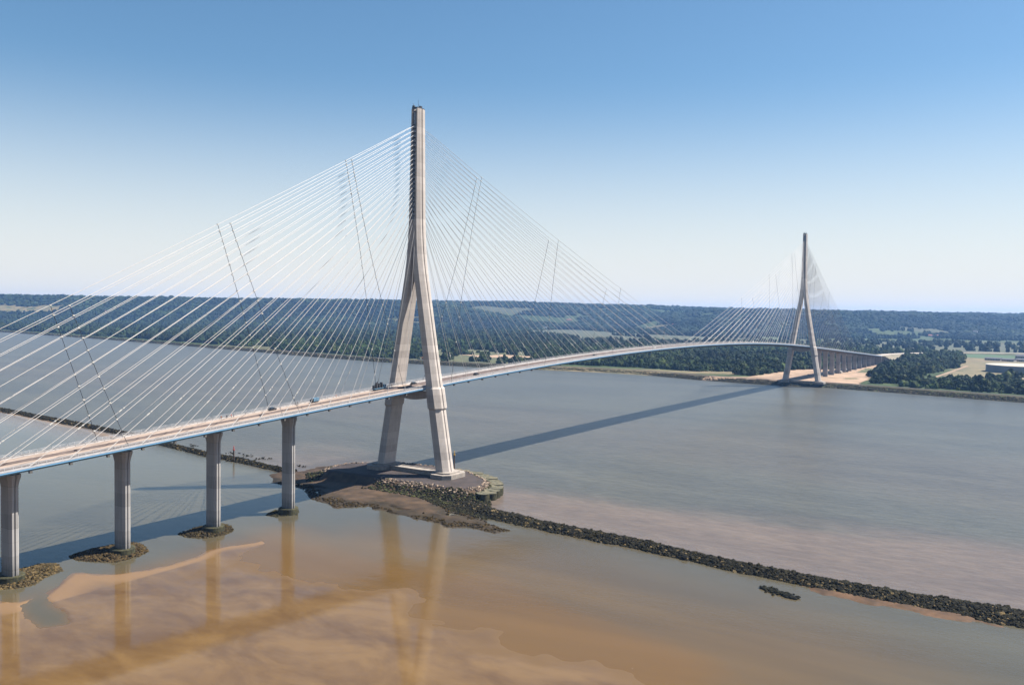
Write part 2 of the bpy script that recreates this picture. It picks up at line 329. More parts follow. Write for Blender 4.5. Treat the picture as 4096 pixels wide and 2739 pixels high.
def wetmud():
    m = bpy.data.materials.new('wet_sand_mud'); m.use_nodes = True; nt = m.node_tree; N = nt.nodes; L = nt.links
    b = N['Principled BSDF']; b.inputs['Roughness'].default_value = .6; b.inputs['Specular IOR Level'].default_value = .3
    g = N.new('ShaderNodeNewGeometry')
    mp = N.new('ShaderNodeMapping'); mp.inputs['Scale'].default_value = (1, .55, 1); mp.inputs['Rotation'].default_value = (0, 0, -.7); L.new(g.outputs['Position'], mp.inputs[0])
    no = N.new('ShaderNodeTexNoise'); no.inputs['Scale'].default_value = .06; no.inputs['Detail'].default_value = 11; no.inputs['Roughness'].default_value = .66; no.inputs['Distortion'].default_value = .5; L.new(mp.outputs[0], no.inputs['Vector'])
    rp = N.new('ShaderNodeValToRGB'); L.new(no.outputs['Fac'], rp.inputs[0]); rp.color_ramp.elements[0].position = .38; rp.color_ramp.elements[1].position = .62
    rp.color_ramp.elements[0].color = (.072, .035, .006, 1); rp.color_ramp.elements[1].color = (.120, .066, .018, 1)
    at = N.new('ShaderNodeAttribute'); at.attribute_name = 'Tint'
    sp = N.new('ShaderNodeSeparateColor'); L.new(at.outputs['Color'], sp.inputs[0])
    mx = N.new('ShaderNodeMix'); mx.data_type = 'RGBA'; L.new(sp.outputs[0], mx.inputs[0]); L.new(rp.outputs[0], mx.inputs[6]); mx.inputs[7].default_value = (.155, .095, .050, 1)
    mg = N.new('ShaderNodeMix'); mg.data_type = 'RGBA'; L.new(sp.outputs[1], mg.inputs[0]); L.new(mx.outputs[2], mg.inputs[6]); mg.inputs[7].default_value = (.090, .050, .016, 1)
    L.new(mg.outputs[2], b.inputs['Base Color'])
    # film of water standing on the mud: broken in patches
    n3 = N.new('ShaderNodeTexNoise'); n3.inputs['Scale'].default_value = .14; n3.inputs['Detail'].default_value = 7; n3.inputs['Roughness'].default_value = .7; L.new(mp.outputs[0], n3.inputs['Vector'])
    r3 = N.new('ShaderNodeValToRGB'); L.new(n3.outputs['Fac'], r3.inputs[0]); r3.color_ramp.elements[0].position = .44; r3.color_ramp.elements[1].position = .54
    r3.color_ramp.elements[0].color = (1, 1, 1, 1); r3.color_ramp.elements[1].color = (.85, .85, .85, 1)
    inv = N.new('ShaderNodeMath'); inv.operation = 'SUBTRACT'; inv.inputs[0].default_value = 1; L.new(sp.outputs[0], inv.inputs[1])
    cw = N.new('ShaderNodeMath'); cw.operation = 'MULTIPLY'; L.new(r3.outputs[0], cw.inputs[0]); L.new(inv.outputs[0], cw.inputs[1])
    cg = N.new('ShaderNodeMath'); cg.operation = 'MULTIPLY_ADD'; cg.inputs[1].default_value = -.72; cg.inputs[2].default_value = 1; L.new(sp.outputs[1], cg.inputs[0])
    cx_ = N.new('ShaderNodeMath'); cx_.operation = 'MULTIPLY'; L.new(cw.outputs[0], cx_.inputs[0]); L.new(cg.outputs[0], cx_.inputs[1]); L.new(cx_.outputs[0], b.inputs['Coat Weight']); b.inputs['Coat Roughness'].default_value = .06; b.inputs['Coat IOR'].default_value = 1.33
    bp = N.new('ShaderNodeBump'); bp.inputs['Strength'].default_value = .35; bp.inputs['Distance'].default_value = .08
    L.new(no.outputs['Fac'], bp.inputs['Height']); L.new(bp.outputs[0], b.inputs['Normal'])
    b2 = N.new('ShaderNodeBump'); b2.inputs['Strength'].default_value = .4; b2.inputs['Distance'].default_value = .05; L.new(n3.outputs['Fac'], b2.inputs['Height']); L.new(b2.outputs[0], b.inputs['Coat Normal'])
    up_ = N.new('ShaderNodeCombineXYZ'); up_.inputs[2].default_value = 1; L.new(up_.outputs[0], b2.inputs['Normal'])   # the water film lies level
    return m
M['water'] = watermat(); M['mudwet'] = wetmud()

# ---------------------------------------------------------------- world, sun, camera, haze
SUN = Vector((.695*math.cos(math.radians(55)), -.719*math.cos(math.radians(55)), math.sin(math.radians(55)))).normalized()
w = bpy.data.worlds.new('World'); SC.world = w; w.use_nodes = True
nt = w.node_tree; bg = nt.nodes['Background']; sky = nt.nodes.new('ShaderNodeTexSky'); sky.sky_type = 'NISHITA'; sky.sun_disc = False
sky.sun_elevation = math.radians(55); sky.sun_rotation = math.atan2(SUN.x, SUN.y); sky.air_density = 1.0; sky.dust_density = 0.5; sky.ozone_density = 3.0; sky.altitude = 50
hs = nt.nodes.new('ShaderNodeHueSaturation'); hs.inputs['Saturation'].default_value = 1.14; hs.inputs['Hue'].default_value = .492; nt.links.new(sky.outputs[0], hs.inputs['Color'])
tcw = nt.nodes.new('ShaderNodeTexCoord'); spw = nt.nodes.new('ShaderNodeSeparateXYZ'); nt.links.new(tcw.outputs['Generated'], spw.inputs[0])
mrw = nt.nodes.new('ShaderNodeMapRange'); mrw.interpolation_type = 'SMOOTHSTEP'; mrw.inputs[1].default_value = -.02; mrw.inputs[2].default_value = .27; mrw.inputs[3].default_value = .92; mrw.inputs[4].default_value = 0; nt.links.new(spw.outputs[2], mrw.inputs[0])
mxw = nt.nodes.new('ShaderNodeMix'); mxw.data_type = 'RGBA'; nt.links.new(mrw.outputs[0], mxw.inputs[0]); nt.links.new(hs.outputs[0], mxw.inputs[6]); mxw.inputs[7].default_value = (7.0, 6.85, 6.6, 1)
nt.links.new(mxw.outputs[2], bg.inputs[0]); bg.inputs[1].default_value = .05
sl = bpy.data.lights.new('sun', 'SUN'); sl.energy = 5; sl.angle = math.radians(.5); sl.color = (1, .95, .87)
so = bpy.data.objects.new('sun', sl); COL.objects.link(so); so.rotation_euler = SUN.to_track_quat('Z', 'Y').to_euler(); so.location = (0, -400, 600)
P = (-382.88, -315.93, 99.72); yaw, pitch, roll, foc = .5779, -.0360, .0137, 3414.86
f = Vector((math.cos(pitch)*math.cos(yaw), math.cos(pitch)*math.sin(yaw), math.sin(pitch)))
r = f.cross(Vector((0, 0, 1))).normalized(); u = r.cross(f); c_, s_ = math.cos(roll), math.sin(roll)
r2, u2 = c_*r+s_*u, -s_*r+c_*u
cd = bpy.data.cameras.new('camera'); cd.sensor_width = 36; cd.lens = foc/4096*36; cd.clip_start = 1; cd.clip_end = 60000
cam = bpy.data.objects.new('camera', cd); COL.objects.link(cam)
cam.matrix_world = Matrix(((r2.x, u2.x, -f.x, P[0]), (r2.y, u2.y, -f.y, P[1]), (r2.z, u2.z, -f.z, P[2]), (0, 0, 0, 1)))
SC.camera = cam
SC.view_settings.view_transform = 'Standard'; SC.view_settings.look = 'None'; SC.view_settings.exposure = 1.38; SC.view_settings.gamma = 1
SC.render.film_transparent = False
try: SC.cycles.use_denoising = True
except Exception: pass
SC.cycles.max_bounces = 6; SC.cycles.volume_bounces = 0
hz = MB().box((5500, 4500, 106), (16000, 17000, 236)); hm = bpy.data.materials.new('haze_air'); hm.use_nodes = True
hn = hm.node_tree; hn.nodes.remove(hn.nodes['Principled BSDF']); pv = hn.nodes.new('ShaderNodeVolumePrincipled')
pv.inputs['Color'].default_value = (.27, .52, 1, 1); pv.inputs['Density'].default_value = 5e-5; pv.inputs['Anisotropy'].default_value = .2
hn.links.new(pv.outputs[0], hn.nodes['Material Output'].inputs['Volume'])
ho = hz.build('haze', hm); tag(ho, 'pale blue summer haze over the estuary', None, None, 'stuff')

# ---------------------------------------------------------------- river and land
POLY = dict(
 mud=[(-34.8, 82.0), (-22.5, 88.0), (-17.3, 78.9), (6.7, 77.1), (14.5, 75.1), (27.0, 62.2), (30, 47.4), (30, -2.8), (0, -45), (-30, -50), (-44.0, -64.2), (-52.0, -86.6), (-59.0, -105.3), (-67.9, -101.5), (-67.9, -86.8), (-71.9, -77.1), (-66.9, -47.7), (-62.6, -24.0), (-73.3, -9.5), (-66.9, 13.9), (-48.2, 45.5), (-52.2, 63.8)],
 plat=[(-20.5, 49.7), (-3.6, 50.4), (6.6, 42.7), (18.7, 25.3), (21.4, 2.5), (20.4, -22.1), (6.4, -44.8), (-3.1, -51.4), (-15.8, -54), (-22.3, -46), (-24, 0.6), (-23.5, 21.4), (-26.3, 41.8)],
 mound1=[(-104.3, 5.5), (-103.6, -0.9), (-95.3, -5.1), (-89.1, 0.5), (-95.6, 10.4)],
 mound2=[(-151.0, 9.3), (-151.1, 1.9), (-148.3, -5.2), (-140.1, -7.4), (-132.8, -4.8), (-128.1, 3.2), (-127.8, 9.3), (-137.1, 13.0), (-144.4, 11.0)],
 mound3=[(-196.4, 14.9), (-197.4, 7.0), (-194.4, -0.1), (-190.2, -7.3), (-181.1, -6.9), (-174.4, -3.8), (-170.5, 4.9), (-169.5, 11.9), (-178.1, 15.4), (-186.8, 17.2)],
 mound4=[(-234.2, 0.2), (-232.2, -4.6), (-229.0, -7.9), (-223.4, -8.8), (-216.8, -3.8), (-208.3, -0.8), (-204.9, 9.4), (-209.6, 13.1), (-215.3, 12.4), (-222.9, 14.5)],
 flat=[(-260, 10), (-240, -12), (-235.4, -23.2), (-227.6, -23.7), (-218.2, -18.2), (-207.4, -6.9), (-203.9, -13.1), (-198.6, -21.4), (-191.6, -25.9), (-184.5, -28.0), (-176.8, -27.3), (-168.9, -26.5), (-159.2, -22.6), (-153.0, -23.6), (-145.0, -26.6), (-137.4, -29.0), (-138.4, -46.2), (-136, -70.1), (-132, -98.9), (-128, -135), (-150, -230), (-260, -260), (-420, -320), (-420, 10)],
 gully=[(-226.6, -22.7), (-231.4, -35.8), (-232.2, -46.9), (-237.6, -56), (-243, -52), (-241.0, -39.5), (-236.6, -27.9)])
def wcol(X, Y, Z):
    n = fbm(X/60, Y/140, 21)-.5; n2 = fbm(X/14, Y/40, 31)-.5
    dykex = np.interp(Y, [-306, -258, -213, -155, -112, -71, 96, 143, 183, 236, 312, 418, 548], [-55, -56, -54, -46, -43, -38, -22, -16, -13, -6, 8, 17, 27])
    deep = np.array([.088, .087, .074]); olive = np.array([.090, .082, .050]); brown = np.array([.155, .088, .028]); pink = np.array([.152, .116, .094])
    q = X-dykex
    c = deep+np.zeros(X.shape+(3,))
    bp = (1-sst(30, 95, q+n*110+(Y < -60)*np.clip(-Y-60, 0, 120)*-.25))*sst(-220, -40, -Y)
    c = c+(pink-c)*(bp*.9)[..., None]
    bl = sst(0, 90, q-150+n*90)*(1-sst(0, 120, q-330+n*90))
    c = c+(pink*.8-c)*(bl*.22)[..., None]
    ins = 1-sst(-6, 2, q); c = c+(olive-c)*(ins*.85)[..., None]
    d = dpoly(X, Y, POLY['flat'])
    br = np.maximum(sst(-45, 8, d+n*45+n2*10), .62*sst(-110, -15, d+n*40)*sst(20, 70, -Y))*ins*sst(-10, 25, -Y-8+n*30)
    c = c+(brown-c)*br[..., None]
    gl = sst(-3, 3, dpoly(X, Y, POLY['gully'])); c = c+(olive*.9-c)*(gl*.85)[..., None]
    lf = (1-sst(6, 60, -q))*sst(200, 330, Y)*ins; c = c+(pink*1.25-c)*(lf*.75)[..., None]
    return c*(.60+.05*sst(-4, 6, q))[..., None]
xs = np.concatenate([np.arange(-1500, -300, 60), np.arange(-300, 120, 3.5), np.arange(120, 420, 15), np.arange(420, 4000, 90)])
ys = np.concatenate([np.arange(-2000, -340, 80), np.arange(-340, 120, 3.5), np.arange(120, 600, 12), np.arange(600, 12001, 150)])
wo = gridmesh('river_water', xs, ys, lambda X, Y: X*0, M['water'], keep=lambda X, Y, Z: X < shore(Y)+120, colf=wcol)
# ruffled open river, calmer behind the dyke (alpha of the tint attribute)
ca = wo.data.color_attributes['Tint']; buf = np.empty(len(wo.data.vertices)*4, np.float32); ca.data.foreach_get('color', buf); buf = buf.reshape(-1, 4)
vv = np.empty(len(wo.data.vertices)*3, np.float32); wo.data.vertices.foreach_get('co', vv); vv = vv.reshape(-1, 3)
buf[:, 3] = .08+.92*sst(-25, 45, vv[:, 0]+45-.08*vv[:, 1]); ca.data.foreach_set('color', buf.ravel()); tag(wo, kind='structure')

offs = np.concatenate([[-40, -15, 0, 3, 6, 10, 14, 18, 22, 30, 45], np.arange(65, 1400, 30), np.arange(1400, 12000, 55)])
ysg = np.concatenate([np.arange(-1500, 1200, 25), np.arange(1200, 12000, 55)])
O, Yg = np.meshgrid(offs, ysg); Xg = shore(Yg)+O+np.where(O < 25, (vnoise(Yg/9, O*0, 4)-.5)*2.2, 0); Zg = ground(Xg, Yg)
I = np.arange(O.size).reshape(O.shape); F = np.stack([I[:-1, :-1], I[:-1, 1:], I[1:, 1:], I[1:, :-1]], -1).reshape(-1, 4)
tint = np.ones(O.shape+(3,)); sg, tg = st(Xg, Yg)
wood = sst(0, 1, (O > 40)*1.0)
tint *= (1-.0*wood)[..., None]
tint[O < 25] = (.9, .8, .75)
go = npmesh('ground', np.stack([Xg, Yg, Zg], -1).reshape(-1, 3), F, M['ground'], smooth=True, col=tint.reshape(-1, 3)); tag(go, kind='structure')

def drape(name, poly, mat_, dz, kind='structure', res=None, jag=0.0):
    """a thin sheet laid on the ground inside a polygon"""
    xs_ = [p[0] for p in poly]; ys_ = [p[1] for p in poly]; w_ = max(max(xs_)-min(xs_), max(ys_)-min(ys_)); res = res or max(5, w_/70)
    xa = np.arange(min(xs_)-res*2, max(xs_)+res*2, res); ya = np.arange(min(ys_)-res*2, max(ys_)+res*2, res)
    o = gridmesh(name, xa, ya, lambda X, Y: ground(X, Y)+dz, mat_, keep=lambda X, Y, Z: dpoly(X, Y, poly)+(fbm(X/(res*6), Y/(res*6), 8)-.5)*jag > 0)
    tag(o, kind=kind); return o
QRY = [(4090, 840), (4170, 850), (4310, 985), (4240, 1015), (4110, 920)]
GFA = [(3800, 1760), (3960, 1700), (3930, 1470), (3800, 1500)]
GFB = [(4180, 480), (4330, 420), (4300, 160), (4170, 190)]
LFD = [(1900, 4560), (1960, 4440), (2140, 4260), (2230, 4370), (2060, 4640)]
YARD = [(860, 150), (894, 92), (1019, 84), (1118, 89), (1166, 60), (1200, 30), (1330, 24), (1400, 18), (1400, -18), (1309, -25), (1151, -46), (1045, -58), (943, -66), (878, -68), (874, -27), (866, 36), (862, 100)]
MEAD = [(1313, 1001), (1431, 992), (1447, 892), (1353, 730), (1325, 681), (1074, 561), (905, 500), (880, 640), (890, 739), (990, 800)]
BIG = [(3330, 2022), (3629, 1884), (3291, 1446), (3060, 985), (2900, 600), (2466, 700), (2250, 900), (2050, 976), (2381, 1249), (2674, 1584)]
FR1 = [(2330, 400), (2288, -33), (2300, -300), (3100, -500), (3200, -188), (3300, 300), (3000, 600), (2700, 640)]
GRR = [(1135, -148), (1484, -152), (1900, -80), (2000, -200), (1600, -330), (1300, -330), (1087, -285), (1160, -205)]
OCH = [(872, 330), (905, 200), (940, 130), (1010, 110), (1000, 150), (960, 200), (950, 270), (930, 350), (910, 480), (890, 500)]
drape('meadow', MEAD, M['meadow'], .25, jag=60)
drape('field', BIG, M['field'], .6, jag=80)
drape('field', FR1, M['field'], .6, jag=60)
drape('grassland', GRR, M['ochre'], .3, jag=40)
drape('grassland', OCH, M['ochre'], .45, jag=14)
drape('sand_yard', YARD, M['sand'], .55, jag=14, res=5)
drape('grass_patch', [(960, -34), (985, -32), (1000, -44), (975, -52), (955, -46)], M['ochre'], .62, jag=8, res=2.5)
drape('grass_patch', [(1150, -20), (1260, -12), (1290, -24), (1200, -36), (1140, -34)], M['meadow'], .62, jag=14, res=4)
drape('sand_patch', [(1103, 774), (1111, 722), (1158, 726), (1163, 689), (1151, 637), (1089, 604), (1065, 646), (1035, 683)], M['sand'], .5, jag=30)
drape('sand_patch', [(1000, 1010), (1060, 960), (1040, 850), (960, 830), (950, 940)], M['sand'], .5, jag=30)
drape('sand_patch', [(1742, 905), (1797, 834), (1800, 720), (1721, 700), (1690, 799), (1651, 850)], M['trackm'], .5, jag=15)
drape('field', [(2052, -83), (2132, -123), (2099, -225), (2019, -230), (1914, -183), (1916, -139), (1949, -92)], M['crop'], .65, jag=10)
drape('field', [(1166, -205), (1166, -275), (1090, -275), (1087, -232)], M['earth'], .65, jag=6)
drape('field', [(3900, 3100), (4300, 3000), (4400, 2600), (4100, 2700)], M['field'], .8, jag=90)
drape('field', GFB, M['field'], .8, jag=90)
drape('field', GFA, M['ochre'], .8, jag=60)
drape('field', LFD, M['ochre'], .8, jag=90)
drape('quarry', QRY, M['earth'], 1.5, jag=40, res=12)
def ribbon(name, pts, wd, m_, kind='structure', th=None):
    mb = MB(); R = []
    n = len(pts)
    for i, p in enumerate(pts):
        a = Vector(pts[max(i-1, 0)][:2]); b = Vector(pts[min(i+1, n-1)][:2]); d = (b-a).normalized(); q = Vector((-d.y, d.x))*wd/2
        z = p[2] if len(p) > 2 else float(ground(p[0], p[1]))+.75
        if th: R.append([(p[0]-q.x*1.0, p[1]-q.y, z), (p[0]+q.x, p[1]+q.y, z), (p[0]+q.x*(1+th/wd*(z-4)), p[1]+q.y*(1+th/wd*(z-4)), 3.5), (p[0]-q.x*(1+th/wd*(z-4)), p[1]-q.y*(1+th/wd*(z-4)), 3.5)])
        else: R.append([(p[0]-q.x, p[1]-q.y, z), (p[0]+q.x, p[1]+q.y, z)])
    if th: mb.loft(R)
    else: mb.loft(R, closed=False, cap=False)
    o = mb.build(name, m_); tag(o, kind=kind); return o
bk = [(y, float(shore(y))) for y in list(range(-900, 1200, 30))]
ribbon('bank_road', [(x+26, y, 5.75) for y, x in bk], 8, M['roadm'])
ribbon('bank_path', [(x+19.5, y, 5.3) for y, x in bk], 2.2, M['trackm'])
HW = [(1404, 0, 23.2), (1500, 9, 20.8), (1671, 16, 17.0), (1850, 6, 13.5), (1990, -10, 10.5), (2110, -36, 8.2), (2186, -66, 7.3), (2239, -130, 6.8), (2291, -216, 6.6), (2370, -380, 6.4)]
M['embank'] = mat('bare_embankment_earth', (.21, .165, .115), .95, .4, .05, col2=(.11, .10, .055))
ribbon('embankment', [(x, y, z-.3) for x, y, z in HW], 34, M['embank'], th=3.6)
ribbon('road', HW, 19, M['pathm'])
ribbon('track', [(985, -139), (1042, -140), (1169, -143), (1505, -151)], 6, M['trackm'])
ribbon('track', [(1640, 110), (1700, -60), (1780, -200), (1860, -330)], 9, M['trackm'])

# mud flat in the foreground
def zflat(X, Y):
    d = dpoly(X, Y, POLY['flat'])+(fbm(X/9, Y/9, 41)-.5)*5
    z = np.interp(d, [-20, -6, 0, 3, 12, 60], [-1.2, -.35, 0, .16, .20, .34])
    z += (fbm(X/16, Y/30, 51, 3)-.5)*.045*sst(3, 16, d)
    g = dpoly(X, Y, POLY['gully'])+(vnoise(X/2, Y/2, 5)-.5)*1.2
    z -= sst(-1.0, .3, g)*.8
    rid = 1-np.abs(2*fbm(X/26+3, Y/40, 88, 4)-1)
    z -= .09*sst(.95, .985, rid)*sst(4, 12, d)*(1-sst(-205, -170, X))
    rid2 = 1-np.abs(2*fbm(X/11, Y/30+X/40, 98, 4)-1); z += .06*sst(.9, .98, rid2)*sst(4, 12, d)*(1-sst(-215, -190, X))
    z -= .9*sst(-185, -130, X+(fbm(X/24, Y/24, 61)-.5)*60)*sst(30, 45, -Y)
    z += .25*np.exp(-((dpoly(X, Y, [(-246, -36), (-226, -44), (-212, -52)], closed=False)/2.2)**2))*(vnoise(X/3, Y/3, 7))
    return z
def cflat(X, Y, Z):
    d = dpoly(X, Y, POLY['flat'])+(fbm(X/12, Y/12, 44)-.5)*5
    wd_ = 1+1.1*(1-sst(-205, -180, X)); dry = sst(0, 1.5, d)*(1-sst(3*wd_, 9*wd_, d))*(fbm(X/18, Y/18, 77) > .35)*.8*(Y > -33)
    c = np.zeros(X.shape+(3,)); c[..., 0] = dry; c[..., 1] = np.clip(1-sst(.0, .24, Z)+.9*(1-sst(4, 26, dpoly(X, Y, POLY['flat'])))*(X > -175), 0, 1)*sst(30, 50, -Y); return c
mf = gridmesh('mudflat', np.arange(-330, -105, 1.1), np.arange(-270, 0, 1.1), zflat, M['mudwet'], keep=lambda X, Y, Z: Z > -.5, colf=cflat); tag(mf, kind='structure')
# sand strip inside the far part of the dyke
SL = [(40, 560), (18, 520), (8, 430), (0, 360), (-10, 300), (-16, 262), (-10, 240), (0, 290), (12, 400), (22, 500)]
def zsl(X, Y): return np.interp(dpoly(X, Y, SL)+(fbm(X/10, Y/24, 3)-.5)*9, [-8, 0, 3, 12], [-.6, 0, .25, .5])
o = gridmesh('sand_strip', np.arange(-40, 50, 1.5), np.arange(225, 575, 2.5), zsl, M['mudwet'], keep=lambda X, Y, Z: Z > -.4, colf=lambda X, Y, Z: np.stack([sst(.0, .4, Z)*.7, Z*0, Z*0], -1)); tag(o, kind='structure')

# artificial island round the near pylon
def zisl(X, Y):
    dm = dpoly(X, Y, POLY['mud'])+(fbm(X/7, Y/7, 12)-.5)*7
    z = np.interp(dm, [-10, 0, 3, 16, 40], [-1.3, 0, .45, 1.3, 2.0])+(fbm(X/6, Y/9, 13)-.5)*.55
    # runnels in the weedy rim
    z -= 1.5*sst(.60, .68, fbm(X/4.5+9, Y/13, 15))*sst(2, 4.5, dm)*(1-sst(8, 13, dm))*(X < -40)
    dp = dpoly(X, Y, POLY['plat'])
    zp = np.interp(dp, [-11, 0, 4], [-.6, 5.9, 6.0])
    return np.maximum(z, zp)
def cisl(X, Y, Z):
    dm = dpoly(X, Y, POLY['mud'])+(fbm(X/7, Y/7, 12)-.5)*7
    weed = (1-sst(7, 16, dm+(fbm(X/6, Y/12, 19)-.5)*12))*(X < -40)
    c = np.ones(X.shape+(3,)); c = c+(np.array([.50, .55, .50])-c)*weed[..., None]; return c*1.15
isl = gridmesh('island', np.arange(-85, 45, .9), np.arange(-112, 98, .9), zisl, [M['mudbank'], M['asph']], keep=lambda X, Y, Z: Z > -1, colf=cisl); tag(isl, kind='structure')
pc = np.empty(len(isl.data.polygons)*3); isl.data.polygons.foreach_get('center', pc); pc = pc.reshape(-1, 3)
isl.data.polygons.foreach_set('material_index', ((pc[:, 2] > 5.3) & (dpoly(pc[:, 0], pc[:, 1], POLY['plat']) > -1)).astype(np.int32))

# boulders -------------------------------------------------------
def ico():
    t = (1+5**.5)/2
    v = np.array([(-1, t, 0), (1, t, 0), (-1, -t, 0), (1, -t, 0), (0, -1, t), (0, 1, t), (0, -1, -t), (0, 1, -t), (t, 0, -1), (t, 0, 1), (-t, 0, -1), (-t, 0, 1)], float); v /= np.linalg.norm(v[0])
    f = np.array([(0, 11, 5), (0, 5, 1), (0, 1, 7), (0, 7, 10), (0, 10, 11), (1, 5, 9), (5, 11, 4), (11, 10, 2), (10, 7, 6), (7, 1, 8), (3, 9, 4), (3, 4, 2), (3, 2, 6), (3, 6, 8), (3, 8, 9), (4, 9, 5), (2, 4, 11), (6, 2, 10), (8, 6, 7), (9, 8, 1)])
    return v, f
def sub(v, f):
    v = [tuple(a) for a in v]; c = {}; out = []
    def mid(a, b):
        k = (min(a, b), max(a, b))
        if k not in c:
            m = np.array(v[a])+np.array(v[b]); m /= np.linalg.norm(m); v.append(tuple(m)); c[k] = len(v)-1
        return c[k]
    for a, b, d in f:
        x, y, z = mid(a, b), mid(b, d), mid(d, a); out += [(a, x, z), (b, y, x), (d, z, y), (x, y, z)]
    return np.array(v), np.array(out)
ICO = ico(); ICO2 = sub(*ICO)
def scatter(T, pos, scale, jit=.25, rng=RNG, rot=True, flat=None):
    """many jittered copies of template T as one vertex/face array"""
    v, f = T; n = len(pos); k = len(v)
    V = np.repeat(v[None], n, 0)*(1+rng.uniform(-jit, jit, (n, k, 1)))
    V = V*np.asarray(scale).reshape(n, -1)[:, None, :]
    if rot:
        a = rng.uniform(0, 6.283, n); c, s = np.cos(a)[:, None], np.sin(a)[:, None]
        V = np.stack([V[..., 0]*c-V[..., 1]*s, V[..., 0]*s+V[..., 1]*c, V[..., 2]], -1)
    V = V+np.asarray(pos)[:, None, :]
    F_ = (f[None]+(np.arange(n)*k)[:, None, None]).reshape(-1, f.shape[1])
    return V.reshape(-1, 3), F_
def rocks(name, pos, size, tints, label=None, cat=None, kind=None, jit=.28, T=ICO, extra=None):
    n = len(pos); sc = size[:, None]*RNG.uniform(.7, 1.3, (n, 3))*np.array([1, 1, .75])
    V, F_ = scatter(T, pos, sc, jit)
    c = np.repeat(tints, len(T[0]), 0)
    o = npmesh(name, V, F_, M['rock'], col=c); tag(o, label, cat, kind=kind); return o
def dyke(name, up, lo, label, seg):
    up = np.array(up); lo = np.array(lo); mid_ = (up+lo)/2
    L_ = np.r_[0, np.cumsum(np.linalg.norm(np.diff(mid_, axis=0), axis=1))]
    W_ = np.linalg.norm(up-lo, axis=1)
    n = int(L_[-1]*seg); s = RNG.uniform(0, L_[-1], n); q = RNG.uniform(-1, 1, n)
    cx = np.interp(s, L_, mid_[:, 0]); cy = np.interp(s, L_, mid_[:, 1])
    dx = np.interp(s, L_, up[:, 0]-lo[:, 0])*.5; dy = np.interp(s, L_, up[:, 1]-lo[:, 1])*.5
    wv = .70+.36*fbm(s/9, s*0, 6)
    x = cx+dx*q*wv; y = cy+dy*q*wv; z = (1.2+.9*vnoise(s/11, s*0, 8))*(1-np.abs(q)**1.6)-.15+RNG.uniform(-.25, .25, n)
    t = np.ones((n, 3))*RNG.uniform(.3, 1.2, (n, 1)); pale = RNG.random(n) < .07*(q < .2); t[pale] = (5.5, 4.6, 5.2)
    return rocks(name, np.stack([x, y, z], -1), RNG.uniform(.4, .8, n)*np.where(RNG.random(n) < .08, 1.7, 1), t*np.array([1.25, 1.08, .85]), label, 'dyke')
core = lambda up, lo: None
DY1u = [(60, 760), (36.6, 548.2), (26.8, 418.7), (16.4, 312.4), (2.2, 236.2), (-6.1, 183.2), (-8.5, 143.5), (-16.1, 96.5), (-16, 80)]
DY1l = [(42, 760), (22.0, 530.0), (10.8, 395.7), (3.5, 290.8), (-10.1, 218.7), (-18.3, 168.2), (-20.7, 128.6), (-26.5, 84.4), (-27, 72)]
DY2u = [(-22, -56), (-28.0, -71.0), (-35.8, -112.6), (-37.9, -155.5), (-47.3, -212.9), (-47.3, -258.3), (-44.4, -284.7), (-44.3, -306.0), (-42, -420)]
DY2l = [(-40, -56), (-47.4, -84.5), (-51.7, -121.9), (-54.5, -163.3), (-61.5, -217.4), (-65.1, -261.5), (-65.5, -286.8), (-64.9, -306.8), (-62, -420)]
dyke('rubble_dyke', DY1u, DY1l, 'narrow dark weedy rubble dyke running from the island to the left edge', 22)
dyke('rubble_dyke', DY2u, DY2l, 'long broad black weedy rubble dyke running from the island to the lower right', 44)
# low earth cores keep water from showing between the stones
for up, lo in ((DY1u, DY1l), (DY2u, DY2l)):
    mb = MB(); R = []
    for (a, b), (c, d) in zip(up, lo):
        mx_, my_ = (a+c)/2, (b+d)/2
        R.append([(a+(mx_-a)*.3, b+(my_-b)*.3, -.8), (a+(mx_-a)*.5, b+(my_-b)*.5, .6), (mx_, my_, 1.0), (c+(mx_-c)*.5, d+(my_-d)*.5, .6), (c+(mx_-c)*.3, d+(my_-d)*.3, -.8)])
    mb.loft(R, closed=False, cap=False); o = mb.build('dyke_bed', M['algae']); tag(o, kind='structure')
o = rocks('loose_rocks', np.array([(x+RNG.normal()*2.5, y+RNG.normal()*3.5, .1) for x, y in ((6, 210), (1, 147), (-2, 129), (2, 162), (-6, 92)) for _ in range(14)]), RNG.uniform(.4, .8, 70), np.ones((70, 3))*.8, 'scattered dark rocks awash on the river side of the dyke', kind='stuff')
# small reef on the camera side
rp_ = []
for k in range(150):
    t_ = RNG.random(); rp_.append((-73.2-4.5*t_+RNG.normal()*1.1, -225-13.5*t_+RNG.normal()*.5, .15+RNG.random()*.35))
rocks('rock_reef', np.array(rp_), RNG.uniform(.35, .75, 150), np.ones((150, 3))*RNG.uniform(.4, 1.3, (150, 1)), 'short dark rock reef lying in the water below the broad dyke', 'reef')
# sandy lip at the foot of the broad dyke
LIP = [(-60, -232), (-67, -245), (-69, -262), (-68.5, -285), (-66, -300), (-60, -290), (-58, -240)]
def zl(X, Y): return np.interp(dpoly(X, Y, LIP)+(fbm(X/4, Y/7, 3)-.5)*9, [-4, 0, 3], [-.5, 0, .5])
o = gridmesh('mud_lip', np.arange(-78, -48, .8), np.arange(-310, -185, .8), zl, M['mudbank'], keep=lambda X, Y, Z: Z > -.3, colf=lambda X, Y, Z: np.ones(X.shape+(3,))*np.array([1.5, 1.3, 1.15])); tag(o, kind='structure')

